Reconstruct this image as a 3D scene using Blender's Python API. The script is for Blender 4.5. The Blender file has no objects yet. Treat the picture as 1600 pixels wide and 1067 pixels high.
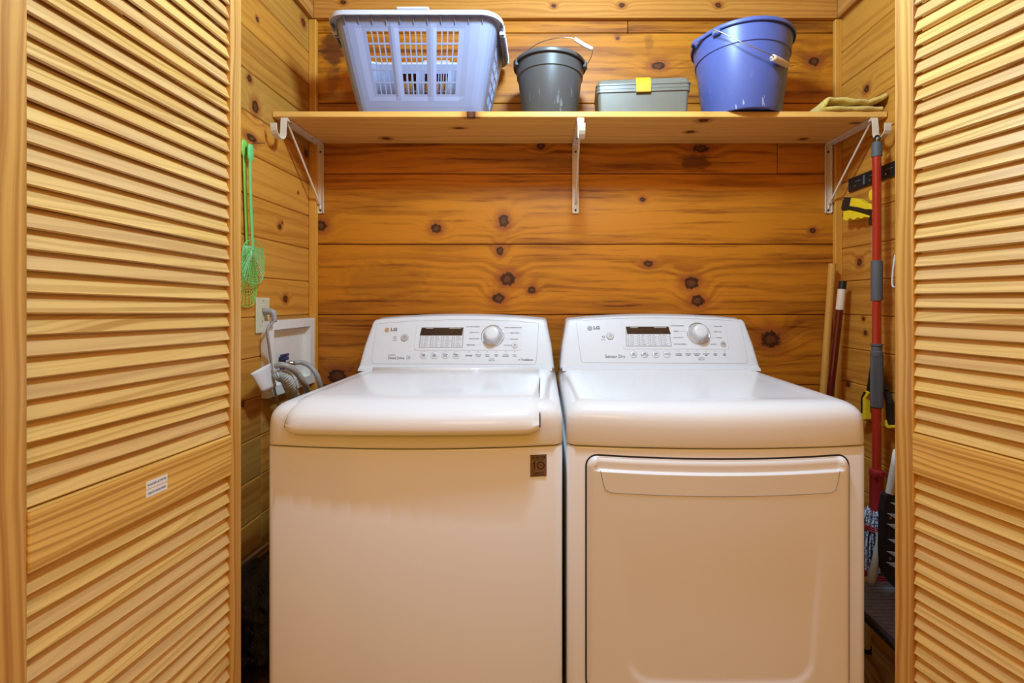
import bpy, bmesh, math, random
from mathutils import Vector, Matrix
random.seed(7)
R = math.radians
scene = bpy.context.scene
COL = scene.collection

# ------------------------------------------------------------------ camera
F = 719.0; CX = 850.0; CY = 471.0; H = 1.18
cam_d = bpy.data.cameras.new('camera'); cam = bpy.data.objects.new('camera', cam_d); COL.objects.link(cam)
cam_d.sensor_width = 36.0; cam_d.lens = F/1600*36.0
cam_d.shift_x = -(CX-800)/1600; cam_d.shift_y = (CY-533.5)/1600
cam_d.clip_start = 0.02
cam.location = (0, 0, H); cam.rotation_euler = (R(90), 0, 0)
scene.camera = cam

# ------------------------------------------------------------------ world, lights, exposure
W = bpy.data.worlds.new('world'); scene.world = W; W.use_nodes = True
nt = W.node_tree; bg = nt.nodes['Background']
# the unseen room: warm timber walls and floor low down, a cool daylit ceiling high up
tcw = nt.nodes.new('ShaderNodeTexCoord'); spw = nt.nodes.new('ShaderNodeSeparateXYZ'); nt.links.new(tcw.outputs['Generated'], spw.inputs[0])
mrw = nt.nodes.new('ShaderNodeMapRange'); mrw.interpolation_type = 'SMOOTHSTEP'
nt.links.new(spw.outputs[2], mrw.inputs[0]); mrw.inputs[1].default_value = 0.66; mrw.inputs[2].default_value = 0.84
mxw = nt.nodes.new('ShaderNodeMix'); mxw.data_type = 'RGBA'; nt.links.new(mrw.outputs[0], mxw.inputs[0])
mxw.inputs[6].default_value = (0.86, 0.385, 0.020, 1); mxw.inputs[7].default_value = (0.60, 0.90, 1.35, 1)
mrl = nt.nodes.new('ShaderNodeMapRange'); mrl.interpolation_type = 'SMOOTHSTEP'; nt.links.new(spw.outputs[2], mrl.inputs[0])
mrl.inputs[1].default_value = -0.45; mrl.inputs[2].default_value = 0.15
mxl = nt.nodes.new('ShaderNodeMix'); mxl.data_type = 'RGBA'; nt.links.new(mrl.outputs[0], mxl.inputs[0])
mxl.inputs[6].default_value = (0.26, 0.085, 0.004, 1); nt.links.new(mxw.outputs[2], mxl.inputs[7])
nt.links.new(mxl.outputs[2], bg.inputs[0]); bg.inputs[1].default_value = 1.0

def area(name, loc, rot, sx, sy, power, col):
    l = bpy.data.lights.new(name, 'AREA'); l.shape = 'RECTANGLE'; l.size = sx; l.size_y = sy
    l.energy = power; l.color = col
    o = bpy.data.objects.new(name, l); COL.objects.link(o); o.location = loc; o.rotation_euler = rot
    return o
def bulb(name, loc, rad, power, col):
    l = bpy.data.lights.new(name, 'POINT'); l.shadow_soft_size = rad; l.energy = power; l.color = col
    o = bpy.data.objects.new(name, l); COL.objects.link(o); o.location = loc; return o
bulb('ceiling_lamp_light', (0.10, 0.88, 2.28), 0.09, 66, (0.54, 0.80, 1.0))
area('room_fill_light', (-0.2, -1.6, 2.3), (R(58), 0, 0), 0.8, 0.5, 5, (1.0, 0.70, 0.40))  # unseen warm fill added from the room side, for streak highlights

vs = scene.view_settings
vs.view_transform = 'Standard'; vs.look = 'None'; vs.exposure = 0.08; vs.gamma = 1.0
vs.use_curve_mapping = False
scene.cycles.max_bounces = 8
scene.cycles.diffuse_bounces = 5
scene.cycles.sample_clamp_indirect = 6

def px(x, y, Y):
    return Vector(((x-CX)/F*Y, Y, H-(y-CY)/F*Y))

# ------------------------------------------------------------------ materials
class NT:
    def __init__(s, name):
        s.m = bpy.data.materials.new(name); s.m.use_nodes = True
        s.t = s.m.node_tree; s.b = s.t.nodes['Principled BSDF']
    def n(s, typ, **kw):
        k = s.t.nodes.new(typ)
        for a, v in kw.items(): setattr(k, a, v)
        return k
    def link(s, a, b): s.t.links.new(a, b)
    def val(s, sock, v):
        if hasattr(v, 'is_output') or isinstance(v, bpy.types.NodeSocket): s.link(v, sock)
        else: sock.default_value = v
    def math(s, op, a, b=0.0, c=0.0):
        k = s.n('ShaderNodeMath', operation=op)
        s.val(k.inputs[0], a); s.val(k.inputs[1], b); s.val(k.inputs[2], c)
        return k.outputs[0]
    def comb(s, x, y, z):
        k = s.n('ShaderNodeCombineXYZ')
        for i, v in enumerate((x, y, z)): s.val(k.inputs[i], v)
        return k.outputs[0]
    def noise(s, vec, scale=1.0, detail=2.0, rough=0.5, dim='3D', w=None):
        k = s.n('ShaderNodeTexNoise', noise_dimensions=dim)
        if vec is not None: s.link(vec, k.inputs['Vector'])
        if w is not None: s.val(k.inputs['W'], w)
        k.inputs['Scale'].default_value = scale; k.inputs['Detail'].default_value = detail
        k.inputs['Roughness'].default_value = rough
        return k.outputs['Fac'] if 'Fac' in k.outputs else k.outputs[0]
    def rng(s, v, a, b, c=0.0, d=1.0, smooth=False):
        k = s.n('ShaderNodeMapRange')
        if smooth: k.interpolation_type = 'SMOOTHSTEP'
        s.val(k.inputs[0], v)
        for i, q in enumerate((a, b, c, d)): k.inputs[i+1].default_value = q
        return k.outputs[0]
    def mix(s, f, a, b, blend='MIX'):
        k = s.n('ShaderNodeMix', data_type='RGBA', blend_type=blend)
        s.val(k.inputs[0], f)
        for sock, v in ((k.inputs[6], a), (k.inputs[7], b)):
            if isinstance(v, tuple): sock.default_value = (*v, 1)
            else: s.link(v, sock)
        return k.outputs[2]
    def bump(s, h, strength=0.2, dist=0.002):
        k = s.n('ShaderNodeBump'); k.inputs['Strength'].default_value = strength
        k.inputs['Distance'].default_value = dist; s.link(h, k.inputs['Height'])
        s.link(k.outputs[0], s.b.inputs['Normal'])

def srgb(r, g, b):
    f = lambda c: c/12.92 if c <= .04045 else ((c+.055)/1.055)**2.4
    return (f(r/255), f(g/255), f(b/255))

def plain(name, col, rough=0.5, metal=0.0, coat=0.0, var=0.04, nscale=40.0, bump=0.0, spec=0.5, sheen=0.0):
    k = NT(name)
    tc = k.n('ShaderNodeTexCoord')
    f = k.noise(tc.outputs['Object'], nscale, 3)
    lo = tuple(c*(1-var*2) for c in col); hi = tuple(min(1, c*(1+var*2)) for c in col)
    k.link(k.mix(f, lo, hi), k.b.inputs['Base Color'])
    k.b.inputs['Roughness'].default_value = rough; k.b.inputs['Metallic'].default_value = metal
    k.b.inputs['Coat Weight'].default_value = coat; k.b.inputs['Coat Roughness'].default_value = 0.06
    k.b.inputs['Specular IOR Level'].default_value = spec
    k.b.inputs['Sheen Weight'].default_value = sheen
    if bump: k.bump(f, bump)
    return k.m

def wood(name, along, across, light, dark, ring=70.0, warp=1.0, knots=(), rough=0.42, var=0.25, contrast=1.0,
         knotcol=(0.03, 0.008, 0.003), third=1.0, blotch=0.35, coat=0.25, streaks=(), fine=0.25, tint=None, streak=0.0, kscale=1.0, coatr=0.18):
    """pine board: growth rings that flow round explicit knots; every board differs"""
    k = NT(name)
    tc = k.n('ShaderNodeTexCoord'); sp = k.n('ShaderNodeSeparateXYZ'); k.link(tc.outputs['Object'], sp.inputs[0])
    ax = {'x': 0, 'y': 1, 'z': 2}
    a = sp.outputs[ax[along]]; c = sp.outputs[ax[across]]
    th = sp.outputs[3-ax[along]-ax[across]]
    geo = k.n('ShaderNodeNewGeometry'); rnd = geo.outputs['Random Per Island']
    a2 = k.math('MULTIPLY_ADD', rnd, 9.3, a)
    low = k.noise(k.comb(k.math('MULTIPLY', a2, 1.6), k.math('MULTIPLY', c, 9.0), k.math('MULTIPLY', th, 9.0*third)), 1.0, 2)
    v = k.math('MULTIPLY_ADD', low, warp*0.055, c)
    v = k.math('MULTIPLY_ADD', th, 0.6*third, v)
    core = None; halo = None
    for (ka, kc, kr, ks) in knots:
        da = k.math('DIVIDE', k.math('SUBTRACT', a, ka), ks)
        dc = k.math('SUBTRACT', c, kc)
        d = k.math('SQRT', k.math('ADD', k.math('MULTIPLY', da, da), k.math('MULTIPLY', dc, dc)))
        kr = kr*kscale; d = k.math('DIVIDE', d, kr)
        inf = k.rng(d, 0.0, 4.2, 1.0, 0.0, True)
        v = k.math('MULTIPLY_ADD', inf, kr*2.2, v)
        core = d if core is None else k.math('MINIMUM', core, d)
    v = k.math('MULTIPLY_ADD', rnd, 3.7, v)
    r1 = k.noise(None, ring, 1.5, 0.55, '1D', w=v)
    ringm = k.rng(r1, 0.36, 0.68, 0.0, 1.0, True)
    fib = k.noise(k.comb(k.math('MULTIPLY', a2, 14.0), k.math('MULTIPLY', c, 420.0), k.math('MULTIPLY', th, 420.0)), 1.0, 2)
    m = k.math('MULTIPLY_ADD', k.math('SUBTRACT', fib, 0.5), fine*1.6, k.math('MULTIPLY', ringm, contrast))
    bl = k.noise(k.comb(k.math('MULTIPLY', a2, 2.2), k.math('MULTIPLY', c, 11.0), th), 1.0, 3)
    m = k.math('MULTIPLY_ADD', k.math('SUBTRACT', bl, 0.5), blotch*2.0, m)
    m = k.math('MULTIPLY_ADD', k.math('SUBTRACT', rnd, 0.5), var*2.0, m)
    sk = k.noise(k.comb(k.math('MULTIPLY', a2, 3.5), k.math('MULTIPLY', c, 75.0), th), 1.0, 4, .65)
    m = k.math('MULTIPLY_ADD', k.rng(sk, 0.50, 0.72, 0.0, 1.0, True), streak, m)
    mc = k.n('ShaderNodeClamp'); k.link(m, mc.inputs[0])
    col = k.mix(mc.outputs[0], light, dark)
    if tint:
        hueR = k.noise(None, 5.0, 0, 0.5, '1D', w=k.math('MULTIPLY', rnd, 31.0))
        col = k.mix(k.rng(hueR, .45, .62, 0, tint[1]), col, tint[0])
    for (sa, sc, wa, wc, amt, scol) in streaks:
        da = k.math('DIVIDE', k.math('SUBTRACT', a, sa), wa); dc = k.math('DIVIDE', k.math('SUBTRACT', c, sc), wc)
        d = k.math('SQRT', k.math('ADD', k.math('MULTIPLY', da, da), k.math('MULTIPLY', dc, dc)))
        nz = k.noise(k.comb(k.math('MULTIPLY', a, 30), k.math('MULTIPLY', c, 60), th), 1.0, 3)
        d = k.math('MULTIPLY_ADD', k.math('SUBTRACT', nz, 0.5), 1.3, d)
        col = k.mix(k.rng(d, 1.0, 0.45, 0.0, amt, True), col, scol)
    if core is not None:
        nz = k.noise(k.comb(k.math('MULTIPLY', a, 90), k.math('MULTIPLY', c, 90), th), 1.0, 3)
        dd = k.math('MULTIPLY_ADD', k.math('SUBTRACT', nz, 0.5), 0.9, core)
        col = k.mix(k.rng(dd, 2.5, 0.9, 0.0, 0.7, True), col, tuple(min(1, q*2.2+0.04*(i == 0)) for i, q in enumerate((0.11, 0.028, 0.006))))
        col = k.mix(k.rng(dd, 1.05, 0.75, 0.0, 0.95, True), col, knotcol)
        col = k.mix(k.rng(dd, 0.62, 0.3, 0.0, 0.5, True), col, (0.20, 0.06, 0.015))
    k.link(col, k.b.inputs['Base Color'])
    k.b.inputs['Roughness'].default_value = rough
    k.b.inputs['Specular IOR Level'].default_value = .3
    k.b.inputs['Coat Weight'].default_value = coat; k.b.inputs['Coat Roughness'].default_value = coatr
    k.bump(fib, 0.12, 0.001)
    return k.m

M = {}
# ---- walls
YB = 1.764; XL = -0.893; XR = 1.131
def kb(x, y, r, s=1.2): p = px(x, y, YB); return (p.x, p.z, r, s)
back_knots = [kb(787, 345, .017, .8), kb(682, 357, .012), kb(793, 436, .017), kb(831, 453, .009), kb(779, 466, .014), kb(781, 392, .012, .8),
    kb(1004, 312, .006), kb(1080, 442, .016, 1.3), kb(1090, 470, .015), kb(845, 228, .009), kb(1013, 412, .008, 1.6),
    kb(501, 353, .014), kb(1204, 530, .022, 1.2), kb(527, 588, .02, 1.2), kb(865, 15, .008), kb(540, 9, .009), kb(970, 14, .010), kb(1119, 14, .010, 1.2),
    kb(1028, 103, .010, 2.0), kb(1272, 96, .012), kb(1095, 232, .010, 2.2), kb(679, 9, .007), kb(965, 60, .004), kb(1270, 360, .007)]
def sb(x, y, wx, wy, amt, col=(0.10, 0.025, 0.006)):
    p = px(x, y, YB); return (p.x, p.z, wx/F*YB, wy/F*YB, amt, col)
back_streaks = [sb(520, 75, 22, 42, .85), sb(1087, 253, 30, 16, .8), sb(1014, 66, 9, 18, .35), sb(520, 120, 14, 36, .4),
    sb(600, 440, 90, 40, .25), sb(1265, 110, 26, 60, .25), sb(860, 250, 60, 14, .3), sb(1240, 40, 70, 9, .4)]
light1, dark1 = (0.55, 0.195, 0.010), (0.15, 0.028, 0.002)
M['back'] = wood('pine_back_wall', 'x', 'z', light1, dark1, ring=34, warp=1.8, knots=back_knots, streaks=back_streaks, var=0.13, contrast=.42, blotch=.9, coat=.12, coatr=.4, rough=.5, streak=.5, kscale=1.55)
def kl(x, y, r, s=1.0):
    Y = F*XL/(x-CX); return (Y, H-(y-CY)/F*Y, r, s)
def kr_(x, y, r, s=1.0):
    Y = F*XR/(x-CX); return (Y, H-(y-CY)/F*Y, r, s)
left_knots = [kl(399, 167, .017, .8), kl(390, 123, .009), kl(478, 240, .012), kl(437, 354, .008), kl(446, 467, .011), kl(379, 632, .007), kl(466, 301, .004),
              kl(441, 348, .004), kl(393, 216, .010, 2), kl(402, 30, .006), kl(474, 35, .012)]
M['left'] = wood('pine_left_wall', 'y', 'z', (0.62, 0.28, 0.04), (0.34, 0.10, 0.008), ring=38, warp=1.6, knots=left_knots, var=0.26, contrast=.5, coat=.12, coatr=.4, rough=.5, streak=.35, kscale=1.25, tint=((0.36, 0.24, 0.06), .45),
                 streaks=[(1.64, 2.31, .14, .05, .6, (0.10, 0.03, 0.008))])
right_knots = [kr_(1354, 139, .011), kr_(1343, 410, .012), kr_(1325, 600, .010), kr_(1349, 498, .006), kr_(1352, 520, .007), kr_(1330, 700, .01)]
M['right'] = wood('pine_right_wall', 'y', 'z', (0.62, 0.28, 0.04), (0.36, 0.11, 0.010), ring=38, warp=1.5, knots=right_knots, var=0.22, contrast=.5, coat=.12, coatr=.4, rough=.5, streak=.35, kscale=1.25)
M['floor'] = wood('pine_floor', 'y', 'x', (0.72, 0.48, 0.19), (0.36, 0.18, 0.05), ring=50, warp=1.4, var=0.3, knots=((1.32, 1.03, .03, 1.6),))
def ks(x, y, r, s=1.4):
    dz = 1.786-H; Y = dz*F/(CY-y); return ((x-CX)/F*Y, Y, r, s)
shelf_knots = [ks(603, 216, .010), ks(717, 200, .007, 2.2), ks(1078, 206, .009), ks(1099, 188, .011), ks(1255, 217, .008), ks(1337, 192, .006, 2), ((736-850)/F*1.511, 1.513, .009, 1.6)]
M['shelf'] = wood('pine_shelf', 'x', 'y', (0.86, 0.50, 0.13), (0.62, 0.29, 0.05), ring=45, warp=1.3, knots=shelf_knots, var=0.0, contrast=.45, blotch=.25, streak=.2, kscale=1.2)
M['trim'] = wood('pine_trim', 'z', 'x', (0.70, 0.34, 0.05), (0.52, 0.20, 0.02), ring=60, var=0.15, contrast=.6, blotch=.15)
M['frieze'] = wood('pine_frieze', 'x', 'z', (0.58, 0.25, 0.045), (0.34, 0.11, 0.012), ring=50, var=0.1, contrast=.6, knots=[kb(865, 15, .008), kb(540, 9, .009), kb(970, 14, .010), kb(1119, 14, .010)])
M['friezeside'] = wood('pine_frieze_side', 'y', 'z', (0.60, 0.28, 0.07), (0.36, 0.13, 0.02), ring=50, var=0.1, contrast=.6)
M['stile'] = wood('pine_stile', 'z', 'x', (0.68, 0.37, 0.09), (0.40, 0.17, 0.03), ring=110, warp=.8, var=0.05, contrast=.8, blotch=.15, third=.2, coat=.2)
M['rail'] = wood('pine_rail', 'x', 'z', (0.84, 0.50, 0.12), (0.48, 0.22, 0.035), ring=100, warp=1.1, var=0.02, contrast=.85, blotch=.15, coat=.3)
M['slat'] = wood('pine_slat', 'x', 'z', (0.78, 0.51, 0.16), (0.46, 0.24, 0.05), ring=120, warp=1.1, var=0.18, contrast=.7, blotch=.25, coat=.6, rough=.36, tint=((0.60, 0.37, 0.18), .45))
M['handlewood'] = wood('varnished_pole_wood', 'z', 'x', (0.62, 0.32, 0.07), (0.5, 0.2, 0.03), ring=60, contrast=.5, coat=.6)
M['darkgap'] = plain('dark_gap', (0.012, 0.006, 0.003), .9)
M['plaster'] = plain('warm_plaster', (0.72, 0.58, 0.42), .8, var=.03)
# ---- appliances
def enamel():
    k = NT('white_enamel'); k.b.inputs['Base Color'].default_value = (.82, .82, .83, 1)
    tc = k.n('ShaderNodeTexCoord'); f = k.noise(tc.outputs['Object'], 3.0, 2)
    k.link(k.mix(f, (.80, .80, .81), (.84, .84, .85)), k.b.inputs['Base Color'])
    k.b.inputs['Roughness'].default_value = .16; k.b.inputs['Specular IOR Level'].default_value = .55
    f2 = k.noise(tc.outputs['Object'], 55.0, 2); k.bump(f2, .02, .001)
    return k.m
M['enamel'] = enamel()
M['plastic'] = plain('white_console_plastic', (.72, .77, .84), .32, var=.01)
M['gap'] = plain('seam_shade_and_gasket_rubber', (.03, .025, .02), .8)
M['greyline'] = plain('grey_print', (.20, .21, .23), .5)
M['ltgrey'] = plain('light_grey_print', (.42, .43, .46), .5)
M['darkprint'] = plain('dark_print', (.05, .05, .055), .5)
M['screen'] = plain('smoked_display', (.035, .022, .02), .12, var=.3, nscale=150)
M['screentop'] = plain('display_caption', (.35, .33, .30), .4)
M['chrome'] = plain('satin_chrome', (.62, .62, .64), .22, metal=1.0, var=.02)
M['silverpl'] = plain('silver_plastic', (.62, .63, .66), .3, metal=.3)
M['gold'] = plain('gold_badge', (.62, .36, .12), .3, metal=.4)
M['badgegrey'] = plain('grey_badge', (.25, .22, .23), .3, metal=.4)
M['bronze'] = plain('bronze_sticker', (.24, .15, .09), .35, metal=.3, var=.1, nscale=120)
M['brownprint'] = plain('dark_brown_print', (.035, .008, .006), .5)
# ---- goods
def trans(name, col, rough=.35, sss=0.0):
    m = plain(name, col, rough, var=.03, nscale=12)
    b = m.node_tree.nodes['Principled BSDF']; b.inputs['Subsurface Weight'].default_value = sss
    b.inputs['Subsurface Radius'].default_value = (.01, .01, .012)
    return m
M['periwinkle'] = trans('periwinkle_plastic', (.27, .31, .50), .35)
M['rimwhite'] = trans('pale_rim_plastic', (.62, .64, .74), .35)
M['blueplastic'] = plain('blue_plastic_with_scuffs', (.14, .20, .62), .35, var=.05, nscale=9)
def scuffed(name, col, scol, amt=.6, axis_scale=(60, 60, 14), zlo=0.0, zhi=.12, rough=.38):
    k = NT(name); tc = k.n('ShaderNodeTexCoord'); sp = k.n('ShaderNodeSeparateXYZ'); k.link(tc.outputs['Object'], sp.inputs[0])
    vec = k.comb(*[k.math('MULTIPLY', sp.outputs[i], axis_scale[i]) for i in range(3)])
    f = k.noise(vec, 1.0, 3, .6); f2 = k.noise(tc.outputs['Object'], 7, 3)
    z = k.rng(sp.outputs[2], zlo, zhi, 1, 0, True)
    s = k.math('MULTIPLY', k.rng(f, .62, .68, 0, amt), z)
    base = k.mix(f2, tuple(c*.9 for c in col), tuple(min(1, c*1.1) for c in col))
    k.link(k.mix(s, base, scol), k.b.inputs['Base Color']); k.b.inputs['Roughness'].default_value = rough
    return k.m
M['bluebucket'] = scuffed('scuffed_blue_plastic', (.095, .130, .40), (.6, .62, .75), .8)
M['greybucket'] = scuffed('scuffed_charcoal_plastic', (.082, .082, .085), (.35, .36, .38), .5, zhi=.15)
M['wire'] = plain('galvanised_wire', (.55, .55, .56), .3, metal=1.0)
M['white'] = plain('white_plastic', (.80, .79, .76), .4)
M['cream'] = plain('cream_enamel', (.72, .60, .46), .4)
M['creamrod'] = plain('cream_rod_hook', (.74, .66, .52), .4)
M['boxgrey'] = plain('grey_case_plastic', (.17, .165, .135), .4)
M['yellow'] = plain('yellow_latch_plastic', (.70, .40, .015), .4)
M['grabyellow'] = plain('bright_yellow_plastic', (.85, .62, .02), .35)
def cloth(name, col):
    k = NT(name); tc = k.n('ShaderNodeTexCoord'); f = k.noise(tc.outputs['Object'], 170, 4, .7)
    k.link(k.mix(f, tuple(c*.55 for c in col), tuple(min(1, c*1.2) for c in col)), k.b.inputs['Base Color'])
    k.b.inputs['Roughness'].default_value = .95; k.b.inputs['Sheen Weight'].default_value = .4; k.bump(f, .8, .004)
    return k.m
M['towel'] = cloth('yellow_terry_cloth', (.85, .62, .13))
M['green'] = plain('mint_green_plastic', (.16, .62, .20), .4)
M['green2'] = plain('lime_green_plastic', (.25, .60, .08), .4)
M['ivory'] = plain('ivory_wall_plate', (.62, .60, .42), .4)
M['greycord'] = plain('grey_cord', (.32, .32, .31), .45)
M['greyhose'] = plain('grey_rubber_hose', (.36, .36, .36), .4)
M['drain'] = plain('pale_grey_corrugated', (.45, .47, .45), .45)
M['valve'] = plain('navy_valve', (.03, .04, .12), .4)
M['paper'] = plain('white_paper', (.80, .79, .80), .7, var=.02)
M['red'] = plain('red_painted_steel', (.42, .025, .012), .22, coat=.5)
M['redplastic'] = plain('crimson_plastic', (.34, .02, .025), .4)
M['maroon'] = plain('maroon_painted_steel', (.10, .004, .006), .2, coat=.6)
M['greyrub'] = plain('grey_rubber_grip', (.10, .105, .115), .6)
M['black'] = plain('black_plastic', (.012, .012, .013), .35)
M['silver'] = plain('silver_tube', (.70, .69, .70), .3, metal=.7)
M['tubewhite'] = plain('cream_painted_tube', (.82, .81, .74), .3)
M['ribbed'] = plain('charcoal_ribbed_rubber', (.21, .21, .23), .55, var=.15, nscale=60)
def strings():
    k = NT('speckled_mop_yarn'); tc = k.n('ShaderNodeTexCoord'); f = k.noise(tc.outputs['Object'], 190, 2, .6)
    c1 = k.mix(k.rng(f, .47, .5), (.06, .075, .14), (.62, .65, .75)); 
    k.link(c1, k.b.inputs['Base Color']); k.b.inputs['Roughness'].default_value = .95
    return k.m
M['yarn'] = strings()
def bagmat(name, col, rough):
    k = NT(name); tc = k.n('ShaderNodeTexCoord'); f = k.noise(tc.outputs['Object'], 26, 5, .6)
    k.link(k.mix(f, tuple(c*.6 for c in col), tuple(c*1.4 for c in col)), k.b.inputs['Base Color'])
    k.b.inputs['Roughness'].default_value = rough; k.bump(f, 1.0, .03)
    return k.m
M['blackbag'] = bagmat('black_polythene', (.012, .011, .012), .22)
M['brownbag'] = bagmat('brown_crumpled_bag', (.07, .025, .010), .4)
M['lightbox'] = plain('cardboard', (.40, .28, .16), .8)

# ------------------------------------------------------------------ mesh helpers
def link(name, me, mat=None, parent=None, smooth=False, mw=None):
    o = bpy.data.objects.new(name, me); COL.objects.link(o)
    if mat: me.materials.append(mat)
    if parent:
        o.parent = parent
    if mw is not None: o.matrix_basis = mw
    if smooth:
        for p in me.polygons: p.use_smooth = True
    return o
def fin(name, bm, mat=None, parent=None, smooth=False, angle=None, mw=None):
    bmesh.ops.recalc_face_normals(bm, faces=bm.faces[:])
    me = bpy.data.meshes.new(name); bm.to_mesh(me); bm.free()
    o = link(name, me, mat, parent, smooth or angle is not None, mw)
    if angle is not None:
        try: me.set_sharp_from_angle(angle=R(angle))
        except Exception: pass
    return o
def bevel(o, w, seg=2, ang=35):
    m = o.modifiers.new('bevel', 'BEVEL'); m.width = w; m.segments = seg; m.limit_method = 'ANGLE'; m.angle_limit = R(ang)
    return o
def solid(o, t, off=-1):
    m = o.modifiers.new('solid', 'SOLIDIFY'); m.thickness = t; m.offset = off; return o
def subd(o, n=1):
    m = o.modifiers.new('sub', 'SUBSURF'); m.levels = n; m.render_levels = n; return o
def empty(name, loc=(0, 0, 0), label=None, cat=None, group=None, kind=None):
    o = bpy.data.objects.new(name, None); COL.objects.link(o); o.location = loc; o.empty_display_size = .05
    tag(o, label, cat, group, kind); return o
def tag(o, label=None, cat=None, group=None, kind=None):
    if label: o['label'] = label
    if cat: o['category'] = cat
    if group: o['group'] = group
    if kind: o['kind'] = kind
    return o
def inv(p):  # parts are written in world coordinates, then shifted into the parent's frame
    return Matrix.Translation(-Vector(p.location))
def box(bm, lo, hi, ch=0.0, M4=None):
    x0, y0, z0 = lo; x1, y1, z1 = hi
    vs_ = [bm.verts.new(v) for v in ((x0,y0,z0),(x1,y0,z0),(x1,y1,z0),(x0,y1,z0),(x0,y0,z1),(x1,y0,z1),(x1,y1,z1),(x0,y1,z1))]
    fs = [bm.faces.new([vs_[i] for i in f]) for f in ((0,3,2,1),(4,5,6,7),(0,1,5,4),(1,2,6,5),(2,3,7,6),(3,0,4,7))]
    geom = vs_
    if ch:
        es = list({e for f in fs for e in f.edges})
        r = bmesh.ops.bevel(bm, geom=es, offset=ch, segments=1, affect='EDGES')
        geom = list({v for f in r['faces'] for v in f.verts})
    if M4 is not None: bmesh.ops.transform(bm, matrix=M4, verts=geom)
def smoothpath(pts, n=8):
    P = [Vector(p) for p in pts]
    if len(P) < 3: return P
    out = []
    for i in range(len(P)-1):
        p0 = P[max(i-1, 0)]; p1 = P[i]; p2 = P[i+1]; p3 = P[min(i+2, len(P)-1)]
        for j in range(n):
            t = j/n
            out.append(.5*((2*p1)+(p2-p0)*t+(2*p0-5*p1+4*p2-p3)*t*t+(3*p1-p0-3*p2+p3)*t**3))
    out.append(P[-1]); return out
def tube(bm, pts, r, seg=10, smooth=0, cap=True, rf=None, closed=False, flat=None):
    P = smoothpath(pts, smooth) if smooth else [Vector(p) for p in pts]
    n = len(P); rings = []; up = None
    for i, p in enumerate(P):
        if closed: d = (P[(i+1) % n]-P[i-1]).normalized()
        else: d = (P[min(i+1, n-1)]-P[max(i-1, 0)]).normalized()
        if up is None:
            up = Vector((0, 0, 1)) if abs(d.z) < .9 else Vector((0, 1, 0))
        s = d.cross(up).normalized(); u = s.cross(d).normalized(); up = u
        rr = r if rf is None else r*rf(i/(n-1))
        ring = []
        for k in range(seg):
            a = 2*math.pi*k/seg
            ring.append(bm.verts.new(p+s*math.cos(a)*rr+u*math.sin(a)*rr*(flat or 1)))
        rings.append(ring)
    m = n if closed else n-1
    for i in range(m):
        A = rings[i]; B = rings[(i+1) % n]
        for k in range(seg): bm.faces.new((A[k], A[(k+1) % seg], B[(k+1) % seg], B[k]))
    if cap and not closed: bm.faces.new(rings[0][::-1]); bm.faces.new(rings[-1])
def lathe(bm, prof, seg=40, M4=None, closed=False):
    rings = []
    for (r, z) in prof:
        if r < 1e-6: rings.append([bm.verts.new((0, 0, z))])
        else: rings.append([bm.verts.new((r*math.cos(2*math.pi*k/seg), r*math.sin(2*math.pi*k/seg), z)) for k in range(seg)])
    L = len(rings); rg = range(L if closed else L-1)
    for i in rg:
        A, B = rings[i], rings[(i+1) % L]
        for k in range(seg):
            a0, a1 = A[k % len(A)], A[(k+1) % len(A)]; b0, b1 = B[k % len(B)], B[(k+1) % len(B)]
            f = []
            for q in (a0, a1, b1, b0):
                if q not in f: f.append(q)
            if len(f) > 2: bm.faces.new(f)
    if M4 is not None: bmesh.ops.transform(bm, matrix=M4, verts=[v for r_ in rings for v in r_])
def loft(bm, rings, capa=True, capb=True, closed=True):
    V = [[bm.verts.new(p) for p in r] for r in rings]
    n = len(V[0])
    for i in range(len(V)-1):
        for k in range(n if closed else n-1):
            bm.faces.new((V[i][k], V[i][(k+1) % n], V[i+1][(k+1) % n], V[i+1][k]))
    if capa: bm.faces.new(V[0][::-1])
    if capb: bm.faces.new(V[-1])
    return V
def prism(bm, poly, z0, z1, M4=None):
    a = [bm.verts.new((x, y, z0)) for x, y in poly]; b = [bm.verts.new((x, y, z1)) for x, y in poly]
    n = len(poly)
    bm.faces.new(a[::-1]); bm.faces.new(b)
    for k in range(n): bm.faces.new((a[k], a[(k+1) % n], b[(k+1) % n], b[k]))
    if M4 is not None: bmesh.ops.transform(bm, matrix=M4, verts=a+b)
def rrect(x0, y0, x1, y1, r, n=5):
    out = []
    for cx_, cy_, a0 in ((x1-r, y1-r, 0), (x0+r, y1-r, 90), (x0+r, y0+r, 180), (x1-r, y0+r, 270)):
        for k in range(n+1):
            a = R(a0+90*k/n); out.append((cx_+r*math.cos(a), cy_+r*math.sin(a)))
    return out
def text_into(bm, s, size, M4, align='LEFT', ext=0.0, bold=0.0, sx=1.0):
    c = bpy.data.curves.new('t', 'FONT'); c.body = s; c.size = size; c.align_x = align; c.align_y = 'CENTER'
    c.extrude = ext; c.offset = bold; c.resolution_u = 2
    o = bpy.data.objects.new('t', c); COL.objects.link(o); bpy.context.view_layer.update()
    me = bpy.data.meshes.new_from_object(o.evaluated_get(bpy.context.evaluated_depsgraph_get()))
    bpy.data.objects.remove(o); bpy.data.curves.remove(c)
    me.transform(M4 @ Matrix.Diagonal((sx, 1, 1, 1))); bm.from_mesh(me); bpy.data.meshes.remove(me)

# ================================================================== STRUCTURE
def struct(o): o['kind'] = 'structure'; return o
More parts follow.
